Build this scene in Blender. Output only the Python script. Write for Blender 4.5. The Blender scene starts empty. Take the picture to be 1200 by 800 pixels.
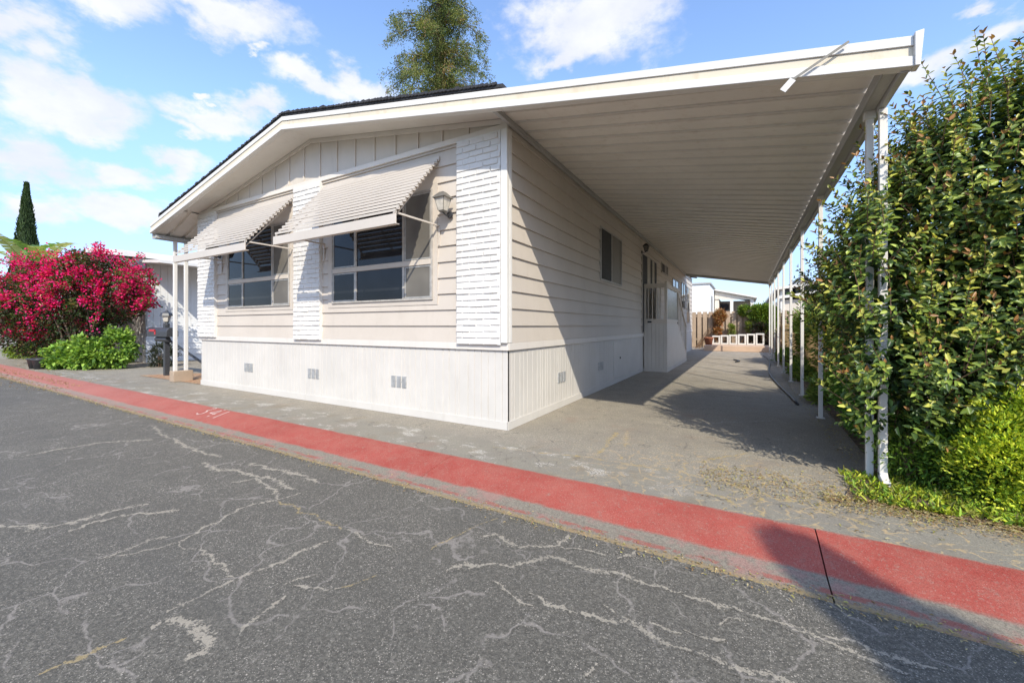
# Mobile home with carport beside a street, built object by object
import bpy, math, random
import numpy as np
from mathutils import Vector, Matrix
random.seed(7); rng = np.random.default_rng(11)
scene = bpy.context.scene; COL = scene.collection
R_ = math.radians

# ------------------------------------------------------------------ helpers
ORG = {}
def tag(o, label=None, cat=None, group=None, kind=None):
    if label: o['label'] = label
    if cat: o['category'] = cat
    if group: o['group'] = group
    if kind: o['kind'] = kind
    return o
def thing(name, label, cat, loc=(0, 0, 0), group=None):
    o = bpy.data.objects.new(name, None); COL.objects.link(o)
    o.location = loc; o.empty_display_size = .2
    ORG[o.name] = Vector(loc)
    return tag(o, label, cat, group)
class MB:
    def __init__(s): s.v = []; s.f = []; s.m = []; s.att = {}; s.smooth = False
    def add(s, vs, fs, mi=0):
        b = len(s.v); s.v += [tuple(p) for p in vs]
        s.f += [tuple(b + i for i in f) for f in fs]; s.m += [mi] * len(fs)
        return b
    def box(s, x0, x1, y0, y1, z0, z1, mi=0):
        s.add([(x0,y0,z0),(x1,y0,z0),(x1,y1,z0),(x0,y1,z0),(x0,y0,z1),(x1,y0,z1),(x1,y1,z1),(x0,y1,z1)],
              [(0,3,2,1),(4,5,6,7),(0,1,5,4),(1,2,6,5),(2,3,7,6),(3,0,4,7)], mi); return s
    def bar(s, a, b, w, h, mi=0, up=(0,0,1)):
        a = Vector(a); b = Vector(b); d = (b-a).normalized(); u = Vector(up)
        if abs(d.dot(u)) > .98: u = Vector((0,1,0))
        r = d.cross(u).normalized(); u = r.cross(d).normalized()
        vs = [p + r*sx*w/2 + u*sz*h/2 for p in (a, b) for sx, sz in ((-1,-1),(1,-1),(1,1),(-1,1))]
        s.add(vs, [(0,1,2,3)[::-1],(4,5,6,7),(0,1,5,4),(1,2,6,5),(2,3,7,6),(3,0,4,7)], mi); return s
    def tube(s, pts, rad, n=8, mi=0, cap=True):
        pts = [Vector(p) for p in pts]; rad = rad if isinstance(rad, (list, tuple)) else [rad]*len(pts)
        rings = []; ref = Vector((0,0,1))
        for i, p in enumerate(pts):
            d = (pts[min(i+1, len(pts)-1)] - pts[max(i-1, 0)]).normalized()
            rr = ref if abs(d.dot(ref)) < .95 else Vector((0,1,0))
            u = d.cross(rr).normalized(); w = d.cross(u)
            rings.append([p + (u*math.cos(2*math.pi*k/n) + w*math.sin(2*math.pi*k/n))*rad[i] for k in range(n)])
        fs = [(i*n+k, i*n+(k+1)%n, (i+1)*n+(k+1)%n, (i+1)*n+k) for i in range(len(pts)-1) for k in range(n)]
        if cap: fs += [tuple(range(n))[::-1], tuple((len(pts)-1)*n+k for k in range(n))]
        s.add([q for r in rings for q in r], fs, mi); return s
    def lathe(s, c, prof, n=16, mi=0, sx=1, sy=1):
        vs = [(c[0]+r*sx*math.cos(2*math.pi*k/n), c[1]+r*sy*math.sin(2*math.pi*k/n), c[2]+z) for r, z in prof for k in range(n)]
        fs = [(i*n+k, i*n+(k+1)%n, (i+1)*n+(k+1)%n, (i+1)*n+k) for i in range(len(prof)-1) for k in range(n)]
        s.add(vs, fs, mi); return s
    def prism(s, poly, axis, a, b, mi=0):
        """poly: 2D points in the two other axes (order xyz without axis); closed solid"""
        n = len(poly)
        def P(q, t): return {'x': (t, q[0], q[1]), 'y': (q[0], t, q[1]), 'z': (q[0], q[1], t)}[axis]
        vs = [P(q, a) for q in poly] + [P(q, b) for q in poly]
        fs = [(i, (i+1) % n, n+(i+1) % n, n+i) for i in range(n)] + [tuple(range(n))[::-1], tuple(range(n, 2*n))]
        s.add(vs, fs, mi); return s
    def build(s, name, mat, parent=None, label=None, cat=None, group=None, kind=None, bevel=0, smooth=False, loc=None):
        org = Vector((0,0,0))
        if parent is not None: org = ORG[parent.name]
        elif loc is not None: org = Vector(loc)
        me = bpy.data.meshes.new(name)
        me.from_pydata([(p[0]-org.x, p[1]-org.y, p[2]-org.z) for p in s.v], [], s.f)
        mats = mat if isinstance(mat, (list, tuple)) else [mat]
        for m in mats: me.materials.append(m)
        me.polygons.foreach_set('material_index', s.m)
        for k, vals in s.att.items():
            at = me.attributes.new(k, 'FLOAT', 'POINT'); at.data.foreach_set('value', vals)
        me.update()
        o = bpy.data.objects.new(name, me); COL.objects.link(o)
        if parent is not None: o.parent = parent; ORG[o.name] = org
        elif loc is not None: o.location = loc; ORG[o.name] = org
        else: ORG[o.name] = org
        import bmesh
        bm = bmesh.new(); bm.from_mesh(me); bmesh.ops.recalc_face_normals(bm, faces=bm.faces); bm.to_mesh(me); bm.free()
        if smooth:
            for p in me.polygons: p.use_smooth = True
        if bevel:
            b = o.modifiers.new('bevel', 'BEVEL'); b.width = bevel; b.segments = 1; b.limit_method = 'ANGLE'; b.angle_limit = R_(50)
        return tag(o, label, cat, group, kind)

def copy_tree(root, delta, label=None, name=None):
    def rec(o, par):
        c = o.copy(); COL.objects.link(c)
        if par is not None: c.parent = par
        ORG[c.name] = ORG[o.name]
        for ch in list(o.children): rec(ch, c)
        return c
    c = rec(root, None); c.location = Vector(root.location) + Vector(delta)
    if label: c['label'] = label
    return c

# ------------------------------------------------------------------ materials
def newmat(name):
    m = bpy.data.materials.new(name); m.use_nodes = True
    nt = m.node_tree; return m, nt, nt.nodes['Principled BSDF']
class N:
    """small node builder"""
    def __init__(s, nt): s.nt = nt; s.tc = None; s.sc = None
    def new(s, t, **k):
        n = s.nt.nodes.new(t)
        for a, b in k.items(): setattr(n, a, b)
        return n
    def link(s, a, b): s.nt.links.new(a, b)
    def pos(s):
        if not s.tc: s.tc = s.new('ShaderNodeNewGeometry')
        return s.tc.outputs['Position']
    def noise(s, scale, detail=4, rough=.55, vec=None, dist=0, out='Fac'):
        n = s.new('ShaderNodeTexNoise'); n.inputs['Scale'].default_value = scale
        n.inputs['Detail'].default_value = detail; n.inputs['Roughness'].default_value = rough; n.inputs['Distortion'].default_value = dist
        s.link(vec or s.pos(), n.inputs['Vector']); return n.outputs[out]
    def voro(s, scale, feat='F1', out='Distance', vec=None, rnd=1):
        n = s.new('ShaderNodeTexVoronoi'); n.feature = feat; n.inputs['Scale'].default_value = scale; n.inputs['Randomness'].default_value = rnd
        s.link(vec or s.pos(), n.inputs['Vector']); return n.outputs[out]
    def math(s, op, a, b=None, c=None, clamp=False):
        n = s.new('ShaderNodeMath', operation=op); n.use_clamp = clamp
        for i, v in enumerate((a, b, c)):
            if v is None: continue
            if isinstance(v, (int, float)): n.inputs[i].default_value = v
            else: s.link(v, n.inputs[i])
        return n.outputs[0]
    def vmath(s, op, a, b=None, scale=None):
        n = s.new('ShaderNodeVectorMath', operation=op)
        for i, v in enumerate((a, b)):
            if v is None: continue
            if isinstance(v, (tuple, list)): n.inputs[i].default_value = v
            else: s.link(v, n.inputs[i])
        if scale is not None: n.inputs['Scale'].default_value = scale
        return n.outputs['Value'] if op in ('LENGTH', 'DOT_PRODUCT') else n.outputs[0]
    def ramp(s, x, a, b, lo=0, hi=1):
        n = s.new('ShaderNodeMapRange'); n.interpolation_type = 'SMOOTHSTEP'
        n.inputs['From Min'].default_value = a; n.inputs['From Max'].default_value = b
        n.inputs['To Min'].default_value = lo; n.inputs['To Max'].default_value = hi
        s.link(x, n.inputs['Value']); return n.outputs[0]
    def mix(s, f, a, b, bt='MIX'):
        n = s.new('ShaderNodeMix', data_type='RGBA', blend_type=bt)
        if isinstance(f, (int, float)): n.inputs[0].default_value = f
        else: s.link(f, n.inputs[0])
        for i, v in ((6, a), (7, b)):
            if isinstance(v, (tuple, list)): n.inputs[i].default_value = (*v[:3], 1)
            else: s.link(v, n.inputs[i])
        return n.outputs[2]
    def bump(s, h, strength, dist, bsdf, normal=None):
        n = s.new('ShaderNodeBump'); n.inputs['Strength'].default_value = strength; n.inputs['Distance'].default_value = dist
        s.link(h, n.inputs['Height'])
        if normal: s.link(normal, n.inputs['Normal'])
        s.link(n.outputs[0], bsdf.inputs['Normal']); return n.outputs[0]
    def attr(s, name, out='Fac'):
        n = s.new('ShaderNodeAttribute'); n.attribute_name = name; return n.outputs[out]
    def sep(s, v):
        n = s.new('ShaderNodeSeparateXYZ'); s.link(v, n.inputs[0]); return n.outputs

def paint(name, col, rough=.5, var=.08, dirt=(.35,.30,.24), dirt_amt=.12, bump=.15, spec=.4, stretch=None):
    m, nt, b = newmat(name); n = N(nt)
    vec = n.pos()
    st = n.vmath('MULTIPLY', vec, (1, 1, .25))
    a = n.noise(1.3, 5, .6, vec); c = n.noise(9, 4, .6, st); d = n.noise(60, 3, .6, vec)
    col1 = n.mix(n.ramp(a, .3, .7), [x*(1-var) for x in col], [min(1, x*(1+var*.5)) for x in col])
    col2 = n.mix(n.math('MULTIPLY', n.ramp(c, .52, .75), dirt_amt), col1, dirt)
    n.link(col2, b.inputs['Base Color'])
    b.inputs['Roughness'].default_value = rough; b.inputs['Specular IOR Level'].default_value = spec
    n.link(n.ramp(d, .2, .8, rough-.08, min(1, rough+.12)), b.inputs['Roughness'])
    if bump: n.bump(n.math('ADD', d, n.math('MULTIPLY', c, .6)), bump, .004, b)
    return m
def simple(name, col, rough=.5, metal=0, spec=.5):
    m, nt, b = newmat(name); n = N(nt)
    c = n.noise(14, 4, .6); n.link(n.mix(n.ramp(c, .3, .7), [x*.82 for x in col], [min(1, x*1.1) for x in col]), b.inputs['Base Color'])
    b.inputs['Roughness'].default_value = rough; b.inputs['Metallic'].default_value = metal; b.inputs['Specular IOR Level'].default_value = spec
    return m
def leafmat(name, rough=.35, spec=.5, trans=.35):
    m, nt, b = newmat(name); n = N(nt)
    c = n.attr('Col', 'Color'); n.link(c, b.inputs['Base Color'])
    b.inputs['Roughness'].default_value = rough; b.inputs['Specular IOR Level'].default_value = spec
    t = n.new('ShaderNodeBsdfTranslucent'); mx = n.new('ShaderNodeMixShader'); mx.inputs[0].default_value = trans
    tc = n.mix(1, c, (1.0, 1.0, .45), 'MULTIPLY'); n.link(tc, t.inputs[0])
    n.link(b.outputs[0], mx.inputs[1]); n.link(t.outputs[0], mx.inputs[2])
    n.link(mx.outputs[0], nt.nodes['Material Output'].inputs[0]); return m

M = {}
M['skirt'] = paint('skirt_paint', (.58,.545,.495), .5, .06, dirt_amt=.14)
M['siding'] = paint('siding_paint', (.55,.485,.415), .55, .05, dirt_amt=.12)
M['trim'] = paint('trim_paint', (.66,.61,.55), .5, .04, dirt_amt=.1)
M['gable'] = paint('gable_paint', (.58,.52,.45), .55, .05, dirt_amt=.12)
M['white'] = paint('white_paint', (.68,.65,.605), .42, .05, dirt_amt=.1)
M['brick'] = paint('painted_brick', (.64,.61,.57), .6, .04, dirt_amt=.08, bump=.5)
M['mortar'] = paint('painted_mortar', (.70,.68,.65), .8, .06, bump=.6)
M['soffit'] = paint('soffit_paint', (.74,.70,.635), .55, .05, dirt_amt=.12)
M['pan'] = paint('pan_metal', (.78,.735,.665), .45, .06, dirt=(.4,.28,.16), dirt_amt=.18, bump=.05)
M['cream'] = paint('cream_paint', (.66,.575,.44), .45, .06, dirt=(.4,.28,.14), dirt_amt=.25)
M['awn'] = paint('awning_metal', (.56,.495,.425), .4, .04, dirt_amt=.1, bump=.03)
M['greymetal'] = paint('grey_metal', (.42,.41,.39), .5, .08)
M['frame'] = simple('bronze_alu', (.42,.40,.37), .4, .3)
M['alu'] = simple('alu_frame', (.42,.385,.34), .45, .1)
M['black'] = simple('black_metal', (.02,.02,.022), .4)
M['charcoal'] = simple('charcoal_metal', (.045,.047,.052), .45)
M['vent'] = simple('vent_alu', (.42,.42,.41), .5, .2)
M['lampmetal'] = simple('lamp_metal', (.17,.155,.13), .5, .2)
M['red'] = simple('red_plastic', (.5,.03,.04), .4)
M['curtain'] = simple('curtain_cloth', (.55,.50,.42), .9)
M['sky_pane'] = simple('frosted_pane', (.36,.38,.38), .25)
M['wood'] = paint('fence_wood', (.40,.30,.215), .8, .15, dirt=(.12,.08,.05), dirt_amt=.35, bump=.6)
M['reed'] = paint('reed_wood', (.62,.43,.20), .8, .2, dirt=(.16,.09,.03), dirt_amt=.4, bump=.5)
M['bark'] = paint('bark', (.14,.10,.07), .9, .3, bump=.9)
M['stem'] = paint('stem_bark', (.20,.12,.07), .85, .3, bump=.5)
M['terra'] = simple('terracotta', (.33,.12,.06), .8)
M['conc'] = paint('concrete_block', (.62,.60,.56), .85, .1, bump=.6)
M['leaf'] = leafmat('glossy_leaf', .38, .38, .25)
M['leafsoft'] = leafmat('soft_leaf', .5, .4, .4)
M['petal'] = leafmat('petal', .6, .25, .4)
M['white_house'] = paint('white_house_paint', (.80,.80,.79), .6, .03)
M['blue_slate'] = paint('blue_grey_roof', (.10,.12,.16), .8, .1)
M['bluewall'] = paint('blue_grey_wall', (.35,.38,.43), .8, .1)
M['beigehouse'] = paint('beige_house_paint', (.62,.56,.48), .6, .03)
M['darkroom'] = simple('dark_interior', (.05,.05,.05), .8)

def mk_glass(name, tint, rough=.02, lvl=1.0):
    m, nt, b = newmat(name); n = N(nt)
    c = n.noise(.9, 3, .5); n.link(n.mix(n.ramp(c, .4, .65), tint, [x*1.8 for x in tint]), b.inputs['Base Color'])
    b.inputs['Roughness'].default_value = rough; b.inputs['IOR'].default_value = 1.45; b.inputs['Specular IOR Level'].default_value = lvl
    w = n.noise(1.1, 2, .4); n.bump(w, .05, .05, b); return m
M['glass'] = mk_glass('window_glass', (.014,.015,.018), .02, .42)
M['screen'] = mk_glass('insect_screen', (.13,.12,.105), .5, .2)
M['glass_blue'] = mk_glass('window_glass_blue', (.05,.065,.085))

def mk_shingle():
    m, nt, b = newmat('shingle'); n = N(nt)
    c = n.noise(30, 4, .7); n.link(n.mix(c, (.012,.012,.015), (.06,.06,.065)), b.inputs['Base Color'])
    b.inputs['Roughness'].default_value = .95; n.bump(c, .8, .02, b); return m
M['shingle'] = mk_shingle()

def aggregate(n, base, light, scale=1.0, amt=.5):
    """asphalt: worn binder with pale stone chips"""
    g = n.noise(260*scale, 3, .7); g2 = n.noise(70*scale, 4, .65); big = n.noise(.55, 5, .6); mid = n.noise(4.5, 6, .68)
    def chips(sc, lo):
        v = n.voro(sc, 'F1', 'Distance'); vc = n.voro(sc, 'F1', 'Color')
        cs = n.new('ShaderNodeSeparateColor'); n.link(vc, cs.inputs[0])
        return n.math('MULTIPLY', n.ramp(v, .45, .2), n.ramp(cs.outputs[0], lo, .98))
    salt = n.noise(105*scale, 2, .5); pep = n.noise(48*scale, 3, .6, n.vmath('ADD', n.pos(), (5, 3, 0)))
    col = n.mix(n.math('MULTIPLY', n.ramp(salt, .56, .44), .55), col, [x*.45 for x in base]) if False else n.mix(n.ramp(n.noise(.55,5,.6), .3, .72), [x*.80 for x in base], [x*1.22 for x in base])
    patchy = n.ramp(n.noise(1.9, 5, .7), .3, .7, .25, 1)
    chip = n.math('MULTIPLY', n.math('MAXIMUM', chips(150, .5), chips(85, .80)), patchy)
    col = n.mix(n.ramp(big, .3, .72), [x*.80 for x in base], [x*1.22 for x in base])
    col = n.mix(n.ramp(mid, .32, .7), [x*.9 for x in base], col)
    col = n.mix(n.ramp(g2, .35, .66), n.mix(.75, col, [x*.50 for x in base]), col)
    col = n.mix(n.math('MULTIPLY', n.ramp(salt, .53, .40), .6), col, [x*.40 for x in base])
    col = n.mix(n.math('MULTIPLY', n.ramp(pep, .55, .68), .45), col, [min(.8, x*1.7) for x in base])
    col = n.mix(n.math('MULTIPLY', chip, amt), col, light)
    col = n.mix(n.math('MULTIPLY', n.ramp(g, .6, .75), .35*amt), col, light)
    return col, g, g2, mid, big

def mk_road():
    m, nt, b = newmat('asphalt_road'); n = N(nt)
    col, g, g2, mid, big = aggregate(n, (.165,.150,.122), (.58,.51,.42), 1.0, .9)
    # pale map cracking where the surface is worn
    wp = n.new('ShaderNodeTexNoise'); wp.inputs['Scale'].default_value = 2.2; wp.inputs['Detail'].default_value = 5; n.link(n.pos(), wp.inputs['Vector'])
    wv = n.vmath('ADD', n.pos(), n.vmath('SCALE', wp.outputs['Color'], None, .5))
    e = n.voro(1.6, 'DISTANCE_TO_EDGE', 'Distance', wv)
    e2 = n.voro(4.2, 'DISTANCE_TO_EDGE', 'Distance', wv)
    worn = n.ramp(n.noise(.42, 3, .5, n.vmath('ADD', n.pos(), (3.1, 7.7, 0))), .5, .62)
    line = n.math('MULTIPLY', n.ramp(e, .016, .003), n.ramp(mid, .42, .55))
    line2 = n.math('MULTIPLY', n.math('MULTIPLY', n.ramp(e2, .05, .01), n.ramp(g2, .45, .6)), worn)
    line2 = n.math('MULTIPLY', line2, n.ramp(mid, .48, .6))
    allc = n.math('MAXIMUM', n.math('MULTIPLY', line, .6), n.math('MULTIPLY', line2, .45))
    # worn blotches
    bl = n.math('MULTIPLY', n.ramp(n.noise(7, 8, .75), .60, .68), n.ramp(g2, .42, .6))
    allc = n.math('MAXIMUM', allc, n.math('MULTIPLY', bl, .35))
    col = n.mix(allc, col, (.33,.29,.25))
    k = n.attr('crk_shade'); kc = n.attr('crk_shade_tone')
    rag = n.math('ADD', k, n.math('ADD', n.math('MULTIPLY', n.math('SUBTRACT', g2, .5), 2.2), n.math('MULTIPLY', n.math('SUBTRACT', n.noise(22, 6, .75), .5), 3.0)))
    mk = n.math('MULTIPLY', n.ramp(rag, .66, .86), n.ramp(k, 0, .15))
    cc = n.mix(kc, (.46,.40,.31), (.40,.30,.14))
    col = n.mix(n.math('MULTIPLY', mk, .66), col, cc)
    # oil darkened wheel path
    sy = n.sep(n.pos())
    oil = n.math('MULTIPLY', n.ramp(n.noise(.8, 4, .6, n.vmath('MULTIPLY', n.pos(), (.35, 1.2, 1))), .52, .66), .35)
    col = n.mix(oil, col, (.105,.098,.084))
    n.link(col, b.inputs['Base Color'])
    n.link(n.ramp(g2, .3, .7, .75, .92), b.inputs['Roughness']); b.inputs['Specular IOR Level'].default_value = .35
    h = n.math('ADD', n.math('MULTIPLY', g, .6), g2)
    n.bump(h, .8, .007, b); return m
def mk_apron():
    m, nt, b = newmat('asphalt_apron'); n = N(nt)
    col, g, g2, mid, big = aggregate(n, (.39,.345,.27), (.72,.64,.52), 1.0, .7)
    s = n.sep(n.pos())
    # strip between kerb and seam: darker and patched with pale residue
    near = n.ramp(s[1], -.40, -.56)
    col = n.mix(n.math('MULTIPLY', near, .55), col, (.235,.215,.17))
    patch = n.math('MULTIPLY', n.ramp(n.noise(3.2, 7, .72, n.vmath('MULTIPLY', n.pos(), (.8, 1.3, 1))), .53, .6), n.ramp(g2, .4, .62))
    west = n.ramp(s[0], 3.2, 1.0)
    pm = n.math('MULTIPLY', n.math('MULTIPLY', patch, near), west)
    col = n.mix(n.math('MULTIPLY', pm, .8), col, (.66,.61,.54))
    brown = n.math('MULTIPLY', n.ramp(n.noise(2.1, 5, .6), .52, .66), n.ramp(s[1], -.15, -.5))
    col = n.mix(n.math('MULTIPLY', brown, .4), col, (.22,.16,.09))
    # lighter concrete-like rear part of the drive
    rear = n.ramp(s[1], 5.5, 11)
    col = n.mix(n.math('MULTIPLY', rear, .6), col, (.46,.40,.33))
    # dark blotches and rust tint
    blot = n.ramp(n.noise(2.6, 8, .72, n.vmath('ADD', n.pos(), (4, 1, 0))), .42, .62); col = n.mix(n.math('MULTIPLY', blot, .38), col, (.22,.195,.165))
    rust = n.ramp(n.noise(1.5, 5, .65, n.vmath('ADD', n.pos(), (9, 2, 0))), .57, .72)
    col = n.mix(n.math('MULTIPLY', rust, .35), col, (.28,.19,.14))
    # fine map cracks and mossy flecks towards the hedge side of the apron
    wn = n.new('ShaderNodeTexNoise'); wn.inputs['Scale'].default_value = 5; wn.inputs['Detail'].default_value = 4; n.link(n.pos(), wn.inputs['Vector'])
    ev = n.voro(6.5, 'DISTANCE_TO_EDGE', 'Distance', n.vmath('ADD', n.pos(), n.vmath('SCALE', wn.outputs['Color'], None, .22)))
    zone = n.math('MULTIPLY', n.ramp(s[1], .9, -.3), n.ramp(s[0], .6, 2.2))
    net = n.math('MULTIPLY', n.math('MULTIPLY', n.ramp(ev, .06, .012), n.ramp(n.noise(9, 5, .7), .42, .56)), zone)
    col = n.mix(n.math('MULTIPLY', net, .75), col, (.50,.36,.19))
    ev2 = n.voro(2.1, 'DISTANCE_TO_EDGE', 'Distance', n.vmath('ADD', n.pos(), n.vmath('SCALE', wn.outputs['Color'], None, .3)))
    net2 = n.math('MULTIPLY', n.ramp(ev2, .018, .004), n.ramp(n.noise(4, 5, .7), .45, .58))
    col = n.mix(n.math('MULTIPLY', net2, .65), col, (.13,.115,.095))
    k = n.attr('crk_shade'); kc = n.attr('crk_shade_tone')
    rag = n.math('ADD', k, n.math('ADD', n.math('MULTIPLY', n.math('SUBTRACT', g2, .5), 3.4), n.math('MULTIPLY', n.math('SUBTRACT', n.noise(17, 5, .75), .5), 3.6)))
    mk = n.math('MULTIPLY', n.ramp(rag, .7, .95), n.ramp(k, 0, .1))
    vc = n.mix(n.ramp(n.noise(6, 3, .6), .42, .6), (.42,.31,.12), (.42,.33,.22))
    cc = n.mix(kc, (.5,.47,.42), vc)
    cc = n.mix(n.math('LESS_THAN', kc, -.5), cc, (.05,.045,.04))  # dark tone of the painted shadow lines
    col = n.mix(n.math('MULTIPLY', mk, .85), col, cc)
    n.link(col, b.inputs['Base Color']); n.link(n.ramp(g2, .3, .7, .75, .92), b.inputs['Roughness']); b.inputs['Specular IOR Level'].default_value = .3
    n.bump(n.math('ADD', n.math('MULTIPLY', g, .6), g2), .7, .006, b); return m
def mk_kerb():
    m, nt, b = newmat('kerb_surface'); n = N(nt)
    g = n.noise(240, 3, .7); g2 = n.noise(60, 5, .7); mid = n.noise(5, 6, .7); big = n.noise(.9, 4, .6)
    conc = n.mix(n.ramp(g2, .3, .7), (.19,.165,.128), (.31,.27,.21))
    conc = n.mix(n.math('MULTIPLY', n.ramp(mid, .5, .66), .5), conc, (.42,.20,.17))
    red = n.mix(n.ramp(big, .3, .7), (.34,.058,.042), (.42,.095,.07))
    red = n.mix(n.math('MULTIPLY', n.ramp(mid, .35, .7), .45), red, (.40,.15,.11))
    s = n.sep(n.pos()); y = n.math('ADD', s[1], n.math('MULTIPLY', n.math('SUBTRACT', n.noise(3, 5, .7), .5), .10))
    inr = n.math('MULTIPLY', n.ramp(y, -1.645, -1.60), n.ramp(y, -1.15, -1.19))
    wear = n.math('ADD', n.math('MULTIPLY', n.ramp(g2, .56, .68), .6), n.math('MULTIPLY', n.ramp(n.noise(16, 6, .75), .56, .68), .5))
    inr = n.math('MULTIPLY', inr, n.math('SUBTRACT', 1, n.math('MULTIPLY', wear, .85), clamp=True))
    col = n.mix(inr, conc, red)
    streak = n.math('MULTIPLY', n.math('MULTIPLY', n.ramp(s[1], -1.80, -1.785), n.ramp(s[1], -1.735, -1.755)), n.ramp(n.noise(7, 5, .7), .42, .55))
    col = n.mix(n.math('MULTIPLY', streak, .75), col, (.36,.10,.075))
    grain = n.noise(150, 2, .6); col = n.mix(n.math('MULTIPLY', n.ramp(grain, .52, .38), .45), col, n.mix(1, col, (.45,.42,.4), 'MULTIPLY'))
    # faded, dustier red far to the left
    col = n.mix(n.math('MULTIPLY', n.ramp(s[0], -2, -13), .35), col, (.46,.27,.22))
    col = n.mix(n.math('MULTIPLY', n.ramp(g, .5, .3), .35), col, n.mix(1, col, (.45,.42,.40), 'MULTIPLY'))
    chip = n.ramp(n.noise(130, 3, .8), .60, .70); col = n.mix(n.math('MULTIPLY', chip, .5), col, (.65,.5,.45))
    # dusty yellow line of debris against the road
    k = n.math('MULTIPLY', n.ramp(n.math('ADD', s[1], n.math('MULTIPLY', n.math('SUBTRACT', mid, .5), .08)), -1.80, -1.835), n.ramp(g2, .38, .55))
    col = n.mix(n.math('MULTIPLY', k, .8), col, (.32,.23,.11))
    n.link(col, b.inputs['Base Color']); b.inputs['Roughness'].default_value = .8; b.inputs['Specular IOR Level'].default_value = .3
    n.bump(n.math('ADD', n.math('MULTIPLY', g, .5), g2), .6, .005, b); return m
def mk_soil(name, a, c, d, sc=22):
    m, nt, b = newmat(name); n = N(nt)
    v = n.voro(sc, 'F1', 'Color'); cs = n.new('ShaderNodeSeparateColor'); n.link(v, cs.inputs[0]); g = n.noise(40, 5, .7)
    col = n.mix(n.ramp(cs.outputs[0], .2, .8), a, c); col = n.mix(n.ramp(g, .5, .7), col, d)
    n.link(col, b.inputs['Base Color']); b.inputs['Roughness'].default_value = .95
    n.bump(n.math('ADD', g, cs.outputs[1]), .9, .03, b); return m
M['road'] = mk_road(); M['apron'] = mk_apron(); M['kerb'] = mk_kerb()
M['soil'] = mk_soil('bed_soil', (.10,.065,.04), (.20,.14,.09), (.28,.20,.12))
M['chips'] = mk_soil('wood_chips', (.42,.22,.12), (.52,.34,.20), (.20,.11,.06), 16)
M['earth'] = mk_soil('earth', (.12,.11,.06), (.16,.14,.08), (.10,.12,.04), 3)
M['slab'] = paint('pink_slab', (.56,.40,.29), .85, .1, bump=.5)
M['paintnum'] = simple('number_paint', (.62,.46,.40), .7)
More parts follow.
